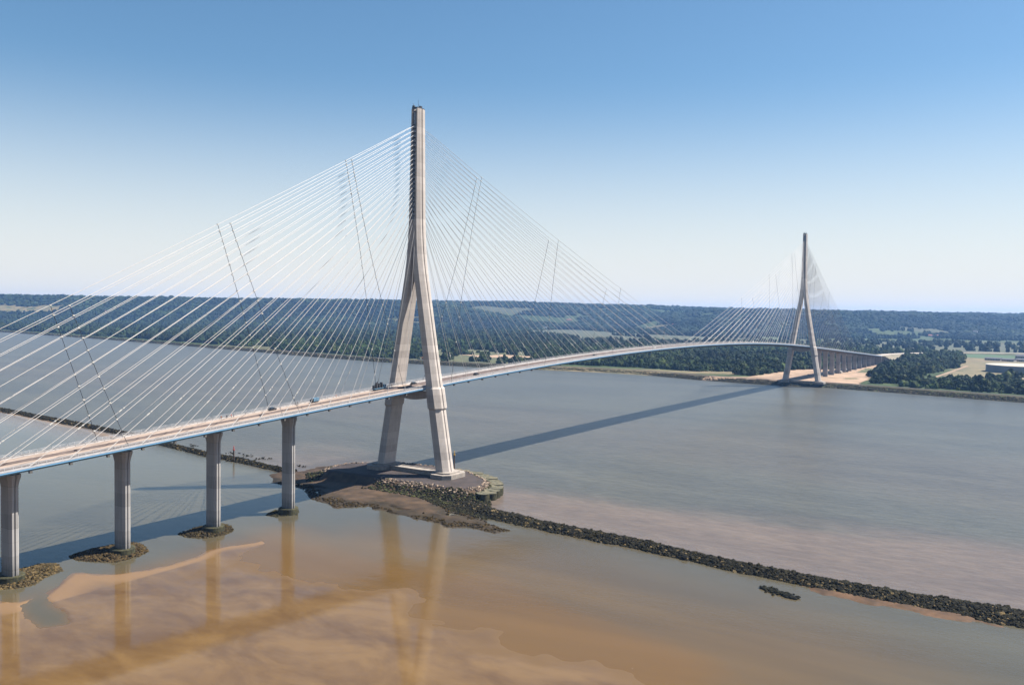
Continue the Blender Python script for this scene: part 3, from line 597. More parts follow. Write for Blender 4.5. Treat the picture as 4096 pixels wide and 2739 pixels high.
def mound(poly, label, h, lab_t, tb, dens=2.2):
    p = np.array(poly); x0, y0 = p.min(0)-2; x1, y1 = p.max(0)+2; n = int((x1-x0)*(y1-y0)*dens)
    x = RNG.uniform(x0, x1, n); y = RNG.uniform(y0, y1, n); d = dpoly(x, y, poly); k = d > -.4; x, y, d = x[k], y[k], d[k]
    z = np.interp(d, [-.5, 0, 6], [-.2, 0, h])
    t = np.array(tb)*RNG.uniform(.5, 1.4, (len(x), 1))
    o = rocks('rock_mound', np.stack([x, y, z], -1), RNG.uniform(.4, .75, len(x)), t, label, 'rock mound'); o['group'] = 'rock mounds round the pier feet'
    # muddy heart
    return o
mound(POLY['mound1'], 'small dark rock mound at the foot of the pier nearest the big pylon', .9, 0, (2.2, 1.9, 1.4))
mound(POLY['mound2'], 'dark oval rock mound under the second pier from the big pylon', 1.4, 0, (2.6, 1.9, 1.5))
mound(POLY['mound3'], 'long oval brown rock mound under the third pier from the big pylon', 1.7, 0, (3.6, 2.5, 2.1))
mound(POLY['mound4'], 'curved pale brown rock mound beside the leftmost visible pier', 1.6, 0, (5.0, 3.6, 3.1))
# revetment of the island: pink stones above, weedy dark ones below
def revet():
    n = 16000; x = RNG.uniform(-45, 40, n); y = RNG.uniform(-72, 70, n); d = dpoly(x, y, POLY['plat'])+(fbm(x/6, y/6, 3)-.5)*2
    k = (d < .6) & (d > -13) & (y < 66) & ~((x < -10) & (y > 4+RNG.normal(size=len(x))*2) & (y < 44)) & (RNG.random(len(x)) < np.where(x < -10, .8, 1)); x, y, d = x[k], y[k], d[k]
    z = zisl(x, y)+.1; k = (z > .2); x, y, d, z = x[k], y[k], d[k], z[k]
    # cells stand on the south-east tip; no stones inside them
    t = np.zeros((len(x), 3)); hi = sst(-4.5, -1.5, d)
    t[:] = np.array([1.2, 1.2, 1.0])*RNG.uniform(.4, 1.5, (len(x), 1))
    pk = np.array([15.0, 11.5, 17.0])*RNG.uniform(.5, 1.35, (len(x), 1)); m_ = RNG.random(len(x)) < hi*.9
    t[m_] = pk[m_]; ol = (~m_) & (RNG.random(len(x)) < .25); t[ol] = np.array([4.5, 4.8, 3.0])
    rocks('rock_revetment', np.stack([x, y, z], -1), RNG.uniform(.4, .8, len(x)), t, 'pink and weedy stone facing round the flank of the island', None, 'stuff')
revet()
TOE = [(-22, -44), (-17, -66), (-30, -74), (-50, -86), (-47, -62), (-38, -38), (-30, -22)]
n = 2600; x = RNG.uniform(-52, -15, n); y = RNG.uniform(-88, -20, n); k = inpoly(x, y, TOE); x, y = x[k], y[k]; z = np.maximum(zisl(x, y), 0)+.15
rocks('toe_stones', np.stack([x, y, z], -1), RNG.uniform(.4, .8, len(x)), np.array([1.3, 1.2, .9])*RNG.uniform(.4, 1.6, (len(x), 1)), 'dark weedy stones where the long dyke joins the island', None, 'stuff')
n = 9000; x = RNG.uniform(-82, -20, n); y = RNG.uniform(-106, 60, n); d = dpoly(x, y, POLY['mud'])+(fbm(x/7, y/7, 12)-.5)*7; z = zisl(x, y)
k = (z > .08) & (d > .3) & (d+(fbm(x/7, y/12, 19)-.5)*16 < 6) & (x < -38); x, y, z = x[k], y[k], z[k]
rocks('seaweed_clumps', np.stack([x, y, z], -1), RNG.uniform(.3, .75, len(x)), np.array([2.6, 1.7, .9])*RNG.uniform(.4, 1.3, (len(x), 1)), 'brown seaweed clumps along the outer rim of the island mud', None, 'stuff')
# far river bank stones
n = 14000; y = np.concatenate([RNG.uniform(-330, 700, 9000), RNG.uniform(700, 3200, 5000)]); q = RNG.random(n)*15
x = shore(y)+q-1; z = ground(x, y); t = np.ones((n, 3))*RNG.uniform(.6, 2.6, (n, 1))*np.array([1.3, 1.15, 1.1]); t[RNG.random(n) < .07] = (9, 7.5, 9.5)
rocks('bank_stones', np.stack([x, y, z], -1), RNG.uniform(.6, 1.5, n)*np.where(y > 700, 2.0, 1), t, 'dark stone facing along the far river bank', None, 'stuff')

# ---------------------------------------------------------------- the bridge
BR = empty('cable_stayed_bridge'); tag(BR, 'long cable-stayed road bridge with two concrete pylons crossing the river', 'bridge')
X0, X1 = -415.0, 1404.0
stx = [X0+i*(X1-X0)/220 for i in range(221)]
def sweep(prof, name, m_, parent, xs_=None, closed=True, z=zdeck):
    mb = MB(); mb.loft([[(x, y, z(x)+h) for y, h in prof] for x in (xs_ or stx)], closed=closed, cap=closed); return mb.build(name, m_, parent)
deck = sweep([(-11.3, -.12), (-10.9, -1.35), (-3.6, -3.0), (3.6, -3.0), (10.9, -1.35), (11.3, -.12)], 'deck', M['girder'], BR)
for s in (-1, 1):
    sweep([(s*11.3, -.1), (s*11.85, -.25), (s*11.95, -.7), (s*11.2, -1.42), (s*10.95, -1.38)], 'fascia', M['blue'], deck)
    sweep([(s*11.9, -.2), (s*11.9, .28), (s*11.55, .28), (s*11.55, -.1)], 'kerb', M['white'], deck)
    sweep([(s*11.52, -.06), (s*9.3, -.06), (s*9.3, -.10), (s*11.52, -.10)], 'walkway', M['walk'], deck)
segA = [x for x in stx if x < 2]+[2.0]; segB = [2.0]+[x for x in stx if x > 2]
def strip(y0, y1, name, m_, xs_, h=0.0): return sweep([(y0, h), (y1, h), (y1, h-.08), (y0, h-.08)], name, m_, deck, xs_)
strip(-9.25, -6.9, 'verge', M['brown'], segA); strip(-6.9, -.55, 'carriageway', M['beige'], segA); strip(-.55, .75, 'median', M['brown'], segA); strip(.75, 9.25, 'carriageway', M['beige'], segA)
strip(-9.25, -8.2, 'verge', M['walk'], segB); strip(-8.2, -.5, 'carriageway', M['greyroad'], segB); strip(-.5, .5, 'median', M['brown'], segB); strip(.5, 7.0, 'carriageway', M['greyroad'], segB); strip(7.0, 9.25, 'verge', M['walk'], segB)
for yb in (-9.0, 9.0):
    mb = MB()
    mb.loft([[(x, yb-.08, zdeck(x)+.55), (x, yb+.08, zdeck(x)+.55), (x, yb+.08, zdeck(x)+.9), (x, yb-.08, zdeck(x)+.9)] for x in stx])
    x = X0+2
    while x < X1: mb.box((x, yb+.14, zdeck(x)+.4), (.15, .12, .85)); x += 4
    mb.build('crash_barrier', M['barrier'], deck)
mb = MB(); mb.loft([[(x, -.3, zdeck(x)-.03), (x, -.12, zdeck(x)+.85), (x, .12, zdeck(x)+.85), (x, .3, zdeck(x)-.03)] for x in stx]); mb.build('central_barrier', M['greyroad'], deck)
for s in (-1, 1):
    mb = MB(); yb = s*11.35; x = X0+1.4
    while x < X1:
        mb.box((x, yb, zdeck(x)+.75), (.16, .16, 1.5)); x += 2.9 if x < 600 else 5.8
    for h in (.55, 1.0, 1.4):
        mb.loft([[(x, yb-.05, zdeck(x)+h), (x, yb+.05, zdeck(x)+h), (x, yb+.05, zdeck(x)+h+.1), (x, yb-.05, zdeck(x)+h+.1)] for x in stx])
    mb.build('railing', M['white'], deck)
for s in (-1, 1):
    x = 290
    while x < 620:
        mb = MB(); z = zdeck(x); mb.tube((x, s*11.2, z), (x, s*11.2, z+3.3), .22, .16, 6); mb.box((x, s*11.2, z+.2), (.7, .6, .4)); mb.build('deck_post', M['white'], deck); x += 19.65

LZ = [5, 9, 40, 57, 90, 119, 128, 134, 140, 146, 151.5]
LY = [23.6, 23, 17.7, 14.8, 9.2, 4.35, 3.15, 2.65, 2.3, 2.1, 2.0]
LW = [3.6, 3.55, 3.3, 3.15, 2.8, 2.55, 2.4, 2.3, 2.15, 1.98, 1.85]
LX = [5.1, 5.1, 4.95, 4.85, 4.6, 4.4, 4.35, 4.3, 4.25, 4.2, 4.15]
def legring(z, s, yc, wy, hx, g=.4, q=.40):
    pts = [(-hx, -wy), (-hx, wy*q), (-hx*.38, wy), (-.45, wy), (-.3, wy-g), (.3, wy-g), (.45, wy), (hx*.38, wy), (hx, wy*q), (hx, -wy)]
    r_ = [(x, s*max(yc+o, .02), z) for x, o in pts]
    return r_ if s > 0 else r_[::-1]
def pylon(x0, gz, label):
    T = Matrix.Translation((0, 0, 0))
    mb = MB()
    # mast: two outer walls, recessed core between
    for s in (-1, 1):
        R = []
        for z, hy, hx in ((151.5, 3.85, 4.15), (170, 3.45, 3.95), (190, 3.1, 3.7), (214.5, 2.75, 3.4)):
            yc = (hy+1.4)/2; R.append([(x, y, z_) for x, y, z_ in legring(z, s, yc, hy-yc, hx, .4, .094)])
        mb.loft(R)
    py = mb.build('pylon', M['conc'], BR); py.location = (x0, 0, 0); py['label'] = label
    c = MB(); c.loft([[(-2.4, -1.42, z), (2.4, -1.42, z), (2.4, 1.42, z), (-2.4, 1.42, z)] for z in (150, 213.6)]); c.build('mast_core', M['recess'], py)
    for s in (-1, 1):
        for i in range(21):
            z = 204.2-2.6*i; b = MB(); b.box((s*2.75, 0, z), (.9, 2.0, 1.3)); b.box((s*3.1, 0, z+.85), (.9, 2.75, .2)); b.build('anchor_box', M['boxgrey'], py)
        b = MB(); b.box((s*2.9, 0, 209.3), (.5, 1.5, 6.2)); b.box((s*3.2, 0, 212.9), (.7, 2.0, .5)); b.box((s*3.2, 0, 205.9), (.7, 2.0, .4)); b.build('access_hatch', M['boxgrey'], py)
    for s in (-1, 1):
        mb = MB(); mb.loft([legring(z, s, yc, wy, hx) for z, yc, wy, hx in zip(LZ, LY, LW, LX)]); lg = mb.build('leg', M['conc'], py)
        # thickened collar round the leg beside the deck
        cl = MB(); cl.loft([legring(z, s, float(np.interp(z, LZ, LY))+.3, float(np.interp(z, LZ, LW))+q-.3, float(np.interp(z, LZ, LX))+q, .4) for z, q in ((43.5, .05), (44.5, .7), (55.5, .7), (56.5, .05))])
        cl.build('collar', M['conc'], py)
        ft = MB(); oc = [(-10, -4), (-6.5, -7.5), (6.5, -7.5), (10, -4), (10, 4), (6.5, 7.5), (-6.5, 7.5), (-10, 4)]
        ft.loft([[(x, y+s*24, z) for x, y in oc] for z in (gz, gz+2.8)]); ft.loft([[(x*.72, y*.72+s*23.6, z) for x, y in oc] for z in (gz+2.8, gz+3.6)]); ft.build('footing', M['pad'], py)
    tb = MB(); tb.box((0, 0, gz+1.5), (5.6, 33, 2.2)); tb.box((-3.1, 0, gz+2.7), (.6, 33, .5)); tb.box((3.1, 0, gz+2.7), (.6, 33, .5)); tb.build('tie_beam', M['pad'], py)
    cb = MB(); zt = zdeck(x0)-3.2
    R = []
    for k in range(17):
        y = -12.4+24.8*k/16; dz = 3.6*(abs(y)/12.4)**2; zb = zt-4.6+dz*.55
        R.append([(-3.3, y, zt+1.2*(abs(y)/12.4)**3), (-3.3, y, zb), (3.3, y, zb), (3.3, y, zt+1.2*(abs(y)/12.4)**3)])
    cb.loft(R); cb.build('crossbeam', M['conc'], py)
    tp = MB()
    for s in (-1, 1): tp.box((0, s*1.9, 214.8), (6.6, .15, .9)); tp.box((s*3.2, 0, 214.8), (.15, 3.6, .9))
    tp.tube((-1.5, -1.2, 214), (-1.5, -1.2, 219.5), .08); tp.tube((1.8, 1.0, 214), (1.8, 1.0, 218), .07); tp.box((-2.6, 1.2, 215.2), (1.2, 1.2, 2.2)); tp.box((1.2, -.8, 215.3), (1.6, 1, 2.4)); tp.tube((-2.6, 0, 215), (-3.8, .8, 217.3), .12)
    tp.build('mast_top_gear', M['steel'], py)
    return py
pylon(0, 5.6, 'nearer pylon standing on the rock island')
pylon(856, 4.6, 'farther pylon standing on the sandy far bank')

def pier(x, z0, label=None, near=True):
    zt = zdeck(x)-3.1; a, b = 1.75, 3.55
    pts = [(-a, -b+.9), (-a*.55, -b), (-.28, -b), (-.2, -b+.4), (.2, -b+.4), (.28, -b), (a*.55, -b), (a, -b+.9), (a, b-.9), (a*.55, b), (.28, b), (.2, b-.4), (-.2, b-.4), (-.28, b), (-a*.55, b), (-a, b-.9)]
    mb = MB(); mb.loft([[(px, py_, z) for px, py_ in pts] for z in (z0, zt-4.6)])
    p = mb.build('pier', M['pier'], BR); p.location = (x, 0, 0)
    if label: p['label'] = label
    c = MB(); R = []
    for z, kx, ky in ((zt-4.6, 1, 1), (zt-3.6, 1.08, 1.07), (zt-2.4, 1.2, 1.14), (zt-1.3, 1.36, 1.22), (zt-.2, 1.38, 1.24)):
        R.append([(px*kx, py_*ky, z) for px, py_ in pts])
    c.loft(R); c.box((0, 2.6, zt+.1), (1.6, 1.4, .8)); c.box((0, -2.6, zt+.1), (1.6, 1.4, .8)); c.build('pier_cap', M['pier'], p)
    if near:
        d = MB(); n = 28; d.loft([[(r_*math.cos(2*math.pi*k/n), r_*math.sin(2*math.pi*k/n), z) for k in range(n)] for r_, z in ((4.75, -1.5), (4.75, 2.7), (4.55, 3.0))]); d.build('base_drum', M['algae'], p)
for x, lb in ((-96, 'first pier left of the nearer pylon'), (-139.5, 'second pier left of the nearer pylon'), (-183, 'third pier left of the nearer pylon'), (-226.5, 'fourth pier at the left edge'), (-270, None), (-313.5, None), (-357, None), (-400.5, None)): pier(x, 2.0, lb)
for i in range(11):
    pier(952+43.5*i if i < 10 else 1376, 4.0, None, near=False)
ab = MB(); ab.box((1405, 0, 13.4), (8, 24, 16)); ab.build('abutment', M['pad'], BR)

# stay cables
MAINX = [22+14.5*k for k in range(7)]+[109+19.65*(k+1) for k in range(16)]
SIDEX = [22+14.5*k for k in range(23)]
ANZ = [143.2, 148.0]+[151.4+2.6*(i+0) for i in range(21)]
def stay_pts(x0, sx, k, s):
    xd = (MAINX if sx*(1 if x0 == 0 else -1) > 0 else SIDEX)[k]; za = ANZ[k]+1.4
    a = Vector((x0+sx*3.3, s*(1.55 if k < 2 else .55), za)); X = x0+sx*xd; b = Vector((X, s*10.4, zdeck(X)))
    sag = 4.2*(xd/423)**2; n = 9
    return [tuple(a.lerp(b, t/n)-Vector((0, 0, 4*sag*(t/n)*(1-t/n)))) for t in range(n+1)]
def stay(mb, P_, thick):
    mb.path(P_, thick, 6, 0)
    b = Vector(P_[-1]); a = Vector(P_[-2]); d = (a-b).normalized()
    mb.tube(tuple(b), tuple(b+d*5), thick*1.7, thick*1.5, 6)
CL = {}
for sx in (-1, 1):
    for k in range(23):
        for s in (-1, 1):
            P_ = stay_pts(0, sx, k, s); mb = MB(); stay(mb, P_, .105 if sx < 0 else .095)
            o = mb.build('stay_cable', M['cable'], BR); CL[(0, sx, k, s)] = P_
            e = MB(); b = Vector(P_[-1]); e.box((b.x, s*11.35, b.z-1.75), (1.0, 1.0, .8)); e.build('cable_anchorage', M['girder'], o)
cnt = 0; rest = MB()
for sx in (-1, 1):
    for k in range(22, -1, -1):
        for s in (-1, 1):
            P_ = stay_pts(856, sx, k, s); CL[(856, sx, k, s)] = P_
            if sx < 0 and k >= 19:
                mb = MB(); stay(mb, P_, .13); mb.build('stay_cable', M['cable'], BR)
            else: stay(rest, P_, .13)
o = rest.build('far_stay_cables', M['cable'], BR); o['kind'] = 'stuff'; o['label'] = 'fan of thin pale stays on the farther pylon'
# damping ropes tying the stays together, with clamps
def at_x(P_, x):
    for a, b in zip(P_[:-1], P_[1:]):
        if (a[0]-x)*(b[0]-x) <= 0 and a[0] != b[0]:
            t = (x-a[0])/(b[0]-a[0]); return [a[i]+(b[i]-a[i])*t for i in range(3)]
def rope(x0, sx, xt, xb, s, near):
    top = at_x(CL[(x0, sx, 22, s)], x0+sx*xt)
    if not top: return
    zb = zdeck(x0+sx*xb); pts = [top]; cl = []
    for k in range(21, -1, -1):
        P_ = CL[(x0, sx, k, s)]
        # find crossing with the line in the x-z plane
        best = None
        for t in np.linspace(0, 1, 60):
            x = x0+sx*(xt+(xb-xt)*t)+0; z = top[2]+(zb-top[2])*t; q = at_x(P_, x)
            if q and (best is None or abs(q[2]-z) < best[0]): best = (abs(q[2]-z), [x, q[1], z])
        if best and best[0] < 3 and best[1][2] < pts[-1][2]-.8: pts.append(best[1])
    pts.append([x0+sx*xb, s*10.8, zb])
    mb = MB(); mb.path(pts, .10 if near else .09, 5); o = mb.build('tie_rope', M['cabledark'], BR)
    if near:
        for p in pts[:-1]:
            c = MB(); c.box(p, (.75, .5, .5)); c.build('clamp', M['clamp'], o)
for s in (-1, 1):
    for xt, xb in ((208, 187), (134, 99), (56, 22)): rope(0, -1, xt, xb, s, True)
    for xt, xb in ((61, 20), (155, 128), (254, 232), (345, 330)): rope(0, 1, xt, xb, s, True)
    for xt, xb in ((208, 187), (134, 99), (56, 22)): rope(856, 1, xt, xb, s, False)
    for xt, xb in ((61, 20), (155, 128), (254, 232), (345, 330)): rope(856, -1, xt, xb, s, False)
# lower dampers, white pairs on every third side-span stay
for k in range(2, 23, 2):
    for sx in (-1, 1):
        for s in (-1, 1):
            P_ = CL[(0, sx, k, s)]; b = Vector(P_[-1]); d = (Vector(P_[-2])-b).normalized(); q = b+d*(22 if k > 6 else 14)
            c = MB(); c.box(tuple(q), (1.5, .4, .35), rx=-math.atan2(d.z, d.x)); c.box(tuple(q+d*1.8), (.7, .4, .35), rx=-math.atan2(d.z, d.x)); c.build('damper', M['clamp'], BR)

# ---------------------------------------------------------------- sheet pile cells on the island tip
CW = empty('sheet_pile_wall', (0, 0, 0)); tag(CW, 'scalloped green-topped sheet pile cells round the right tip of the island', 'cofferdam')
arc = [(28, 8), (29.5, -5), (29.5, -14), (28.5, -23), (25.5, -32), (20.5, -40.5), (14, -48), (6.5, -54), (-2, -59), (-11, -61.5), (-20, -60)]
M['celltop'] = mat('mossy_cell_top', (.125, .108, .066), .9, .5, .35, col2=(.048, .048, .024))
al_ = np.r_[0, np.cumsum([math.dist(p_, q_) for p_, q_ in zip(arc[:-1], arc[1:])])]
for i, sd in enumerate(np.arange(0, al_[-1], 5.6)):
    x = float(np.interp(sd, al_, [p_[0] for p_ in arc])); y = float(np.interp(sd, al_, [p_[1] for p_ in arc]))
    mb = MB(); n = 22; R = [[(x+3.3*math.cos(2*math.pi*k/n), y+3.3*math.sin(2*math.pi*k/n), z) for k in range(n)] for z in (-1.5, 3.9+.25*math.sin(i*2.3))]
    mb.loft(R, cap=False); mb.add(R[1], [tuple(range(n))], 1); mb.build('cell', [M['algae'], M['celltop']], CW)
mb = MB(); inn = [(14, 6), (20, -22), (6, -44), (-3, -51), (-17, -54)]
for k in range(24):
    pass
oo = [(float(np.interp(q_, al_, [p_[0] for p_ in arc])), float(np.interp(q_, al_, [p_[1] for p_ in arc]))) for q_ in np.linspace(0, al_[-1], 26)]
ll = [0]+list(np.cumsum([math.dist(p_, q_) for p_, q_ in zip(inn[:-1], inn[1:])]))
ii = [(float(np.interp(q_, ll, [p_[0] for p_ in inn])), float(np.interp(q_, ll, [p_[1] for p_ in inn]))) for q_ in np.linspace(0, ll[-1], 26)]
mb.loft([[(a_[0], a_[1], 3.6), (b_[0]+(a_[0]-b_[0])*.3, b_[1]+(a_[1]-b_[1])*.3, 4.3), (b_[0], b_[1], 4.6)] for a_, b_ in zip(oo, ii)], cap=False, closed=False); mb.build('infill', M['celltop'], CW)

# marker posts
def post(x, y, h, label, z=0):
    e = empty('marker_post', (x, y, z)); tag(e, label, 'marker post')
    mb = MB(); mb.tube((0, 0, -1), (0, 0, h), .5, .45, 10); mb.build('pile', M['rust'], e)
    mb = MB(); mb.tube((0, 0, h), (0, 0, h+.5), .7, .7, 10); mb.tube((0, 0, h+.5), (0, 0, h+2), .28, .2, 8); mb.tube((0, 0, h+2), (0, 0, h+2.6), .4, .1, 8); mb.build('beacon', M['yellow'] if h > 8 else M['carred'], e)
post(-19, 136, 7.5, 'slim rusty marker post with red top rising from the left dyke')
post(34, -3, 11.5, 'tall dark marker post with yellow top beside the near right pylon leg')

# ---------------------------------------------------------------- vehicles and people on the deck
def slope(x): return math.atan(zdeck(x+1)-zdeck(x))
def car(name, x, y, paint, label, cat, kind='car', heading=0):
    e = empty(name, (x, y, zdeck(x)+.02)); e.rotation_euler = (0, -slope(x), heading); tag(e, label, cat)
    if kind == 'car':
        b = MB(); pr = [(-2.2, .35), (-2.2, .85), (-1.5, .98), (-1.1, 1.42), (.5, 1.45), (1.15, .98), (2.05, .82), (2.2, .6), (2.2, .35)]
        b.loft([[(px*(1 if abs(t) < .5 else .96), t*.86*(1 if pz < 1.1 else .84), pz) for px, pz in pr] for t in (-1, -.9, .9, 1)]); b.build('body', paint, e)
        g = MB(); g.box((-.3, 0, 1.2), (1.9, 1.56, .34)); g.build('window', M['glass'], e)
        wx, wr, wy = (-1.35, 1.35), .32, .8
    elif kind == 'truck':
        e.scale = (.72, .72, .72)
        b = MB(); pr = [(-3.4, .5), (-3.4, 2.2), (-3.1, 2.35), (-2.1, 2.35), (-1.9, 2.2), (-1.9, .5)]
        b.loft([[(px, t*1.1, pz) for px, pz in pr] for t in (-1, 1)]); b.box((.6, 0, .7), (5.6, 1.0, .25)); b.build('cab', M['carblack'], e)
        b = MB(); b.box((.85, 0, 1.95), (5.2, 2.3, 2.2)); b.box((.85, 0, 3.08), (5.0, 2.1, .08)); b.build('cargo_box', paint, e)
        g = MB(); g.box((-3.38, 0, 1.8), (.12, 1.9, .6)); g.box((-2.7, 0, 1.8), (.8, 2.24, .5)); g.build('window', M['glass'], e)
        wx, wr, wy = (-2.6, 1.2, 2.4), .5, 1.0
    else:  # flatbed with tall equipment
        b = MB(); b.box((0, 0, 1.0), (9, 2.4, .35)); b.box((4.0, 0, 1.9), (1.7, 2.3, 1.6)); b.build('chassis', paint, e)
        g = MB(); g.box((4.6, 0, 2.2), (.6, 2.34, .6)); g.build('window', M['glass'], e)
        g = MB()
        for q in range(6): g.box((-3.6+q*1.1, .3*(-1)**q, 2.0+.3*(q % 3)), (.7, 1.6, 1.8+.6*(q % 3)))
        g.tube((-4, 0, 1.2), (-1, 0, 4.8), .15); g.tube((1, 0, 1.2), (-1, 0, 4.8), .15); g.build('equipment', M['steel'], e)
        wx, wr, wy = (-3.2, -2.0, 3.2), .5, 1.0
    for wx_ in wx:
        for s in (-1, 1):
            mb = MB(); mb.tube((wx_, s*wy-.12*s, wr), (wx_, s*wy+.1*s, wr), wr, wr, 14); wo_ = mb.build('wheel', M['tyre'], e)
    return e
car('parked_car', *(-100.0, 7.0), M['carblack'], 'black car parked on the far lane right above the first pier', 'car')
car('box_truck', *(-72.5, 6.8), M['carblue'], 'light blue box truck with dark cab stopped on the far lane', 'truck', 'truck')
car('estate_car', *(3.0, 4.0), M['carblack'], 'dark car standing between the legs of the nearer pylon', 'car')
car('flatbed_truck', *(-23.5, 7.2), M['carblue'], 'blue flatbed truck loaded with dark equipment left of the nearer pylon', 'truck', 'flat')
car('saloon_car', *(56.0, -3.0), M['carblack'], 'small dark car driving just right of the nearer pylon', 'car')
car('saloon_car', *(213.0, -5.0), M['carblack'], 'dark car on the main span below the last tall stays', 'car')
car('white_van', *(330.0, -4.0), M['carwhite'], 'white van among the white posts at mid span', 'van')
car('site_truck', *(640.0, 4.0), M['carwhite'], 'cream truck on the main span near the farther pylon', 'truck', 'truck')
PBASE = {}
def person_mesh(key, cloth):
    me = bpy.data.meshes.new('person'); 
    v = [(0, 0, .95), (0, 0, 1.2), (0, 0, 1.42), (0, 0, 1.52), (.02, 0, 1.64), (.02, 0, 1.74), (0, .19, 1.40), (.05, .24, 1.12), (.16, .22, .90), (0, -.19, 1.40), (-.04, -.25, 1.12), (.08, -.25, .88), (0, .10, .88), (.06, .11, .50), (0, .12, .08), (.14, .13, .04), (0, -.10, .88), (-.03, -.11, .50), (-.12, -.12, .08), (.02, -.13, .04)]
    e = [(0, 1), (1, 2), (2, 3), (3, 4), (4, 5), (2, 6), (6, 7), (7, 8), (2, 9), (9, 10), (10, 11), (0, 12), (12, 13), (13, 14), (14, 15), (0, 16), (16, 17), (17, 18), (18, 19)]
    R = [.15, .15, .15, .06, .095, .075, .065, .05, .035, .065, .05, .035, .095, .065, .05, .04, .095, .065, .05, .04]
    me.from_pydata(v, e, []); o = bpy.data.objects.new('tmp', me); COL.objects.link(o)
    m_ = o.modifiers.new('s', 'SKIN')
    for i, q in enumerate(R): me.skin_vertices[0].data[i].radius = (q, q)
    me.skin_vertices[0].data[0].use_root = True
    o.modifiers.new('d', 'SUBSURF').levels = 1
    dg = bpy.context.evaluated_depsgraph_get(); out = bpy.data.meshes.new_from_object(o.evaluated_get(dg)); bpy.data.objects.remove(o)
    out.materials.clear(); out.materials.append(cloth); out.materials.append(M['skin']); out.materials.append(M['cloth_dark'])
    for p in out.polygons: p.material_index = 1 if (p.center.z > 1.48 or abs(p.center.y) > .17 and p.center.z < 1.0 and p.center.z > .8) else (2 if p.center.z < .9 else 0)
    out.name = 'person'; return out
def person(x, y, key, label, rz=0):
    if key not in PBASE: PBASE[key] = person_mesh(key, M[key])
    o = bpy.data.objects.new('person', PBASE[key]); COL.objects.link(o); o.location = (x, y, zdeck(x)); o.rotation_euler = (0, 0, rz); tag(o, label, 'person', 'people on the bridge deck')
    h = MB(); h.path([(.0, 0, 1.66), (.0, 0, 1.75), (.0, 0, 1.79)], [.1, .1, .03], 8); h.build('hair', M['hair'], o)
person(-129, 8.2, 'cloth_orange', 'person in an orange top, leftmost of the walkers on the far lane', .5)
person(-126, 8.0, 'cloth_dark', 'person in dark clothes walking behind the one in orange', 1.5)
person(-123.5, 8.0, 'cloth_red', 'person all in red on the far lane above the second pier', 2.0)
person(-122.3, 8.0, 'cloth_white', 'person in a white top standing next to the one in red', 0)
person(-84.2, 8.4, 'cloth_white', 'person in a white top standing behind the blue box truck', 1)
person(-83.2, 7.9, 'cloth_dark', 'person in dark clothes close to the blue box truck', 2)
person(-56, 8.0, 'cloth_orange', 'person in orange alone between the two trucks', 2)
person(-15.5, 7.6, 'cloth_dark', 'dark clothed person left of the one in orange beside the pylon leg', 2)
person(-12.0, 7.6, 'cloth_orange', 'person in bright orange beside the left leg of the nearer pylon', 1)
person(-13.2, 8.2, 'cloth_white', 'person in white beside the left leg of the nearer pylon', 0)

# ---------------------------------------------------------------- tank, sheds, houses
tk = empty('storage_tank', (1372, -252, 5)); tag(tk, 'huge round pale storage tank with flat roof at the right edge', 'tank')
n = 72; mb = MB(); mb.loft([[(60*math.cos(2*math.pi*k/n), 60*math.sin(2*math.pi*k/n), z) for k in range(n)] for z in (0, 12.5)], cap=False); mb.build('wall', M['tank'], tk)
mb = MB(); mb.loft([[(rr*math.cos(2*math.pi*k/n), rr*math.sin(2*math.pi*k/n), z) for k in range(n)] for rr, z in ((60.4, 12.5), (60.4, 12.9), (30, 13.6), (.5, 14))]); mb.build('roof', M['tankroof'], tk)
def house(x, y, rz, lx, ly, h, rh, label, roof='roof', wall='render', name='house', cat='house', dz=0):
    e = empty(name, (x, y, float(ground(x, y))+dz-1), rz); tag(e, label, cat)
    mb = MB(); mb.box((0, 0, (h+1)/2), (lx, ly, h+1)); mb.build('wall', M[wall], e)
    mb = MB(); a, b = lx/2+.6, ly/2+.6; z = h+1
    mb.loft([[(x_, -b, z), (x_, b, z), (x_, 0, z+rh)] for x_ in (-a, a)]); mb.build('roof', M[roof], e)
    k = max(2, min(8, int(lx/5)))
    for i in range(k):
        for s in (-1, 1):
            mb = MB(); mb.box((-lx/2+(i+.5)*lx/k, s*(ly/2+.03), 1+h*.5), (1.4, .12, 1.5)); mb.build('window', M['glass'], e)
    return e
#HOUSES
HS = [
 (3990, 190, 1.0, 100, 24, 7, 4, 'long pink roofed hall at the foot of the right-hand hill', 'roof', 'render'),
 (3840, 75, 1.0, 38, 16, 5, 4, 'smaller pink roofed hall beside the long one under the right-hand hill', 'roof', 'render'),
 (1815, -176, 1.2, 34, 12, 5, 2, 'dark grey shed, leftmost of the low sheds by the green crop', 'slate', 'render'),
 (1790, -207, 1.2, 26, 14, 5, 2, 'pale shed in the middle of the low sheds by the green crop', 'slate', 'render'),
 (1800, -236, 1.2, 30, 14, 5, 2, 'pale shed, rightmost of the low sheds by the green crop', 'slate', 'render'),
 (1950, -235, 1.2, 44, 16, 7, 3, 'blue-grey roofed barn behind the low sheds', 'slate', 'render'),
]
for (x, y, rz, lx, ly, h, rh, lb, rf, wl) in HS: house(x, y, rz, lx, ly, h, rh, lb, rf, wl, 'farm_building', 'building')
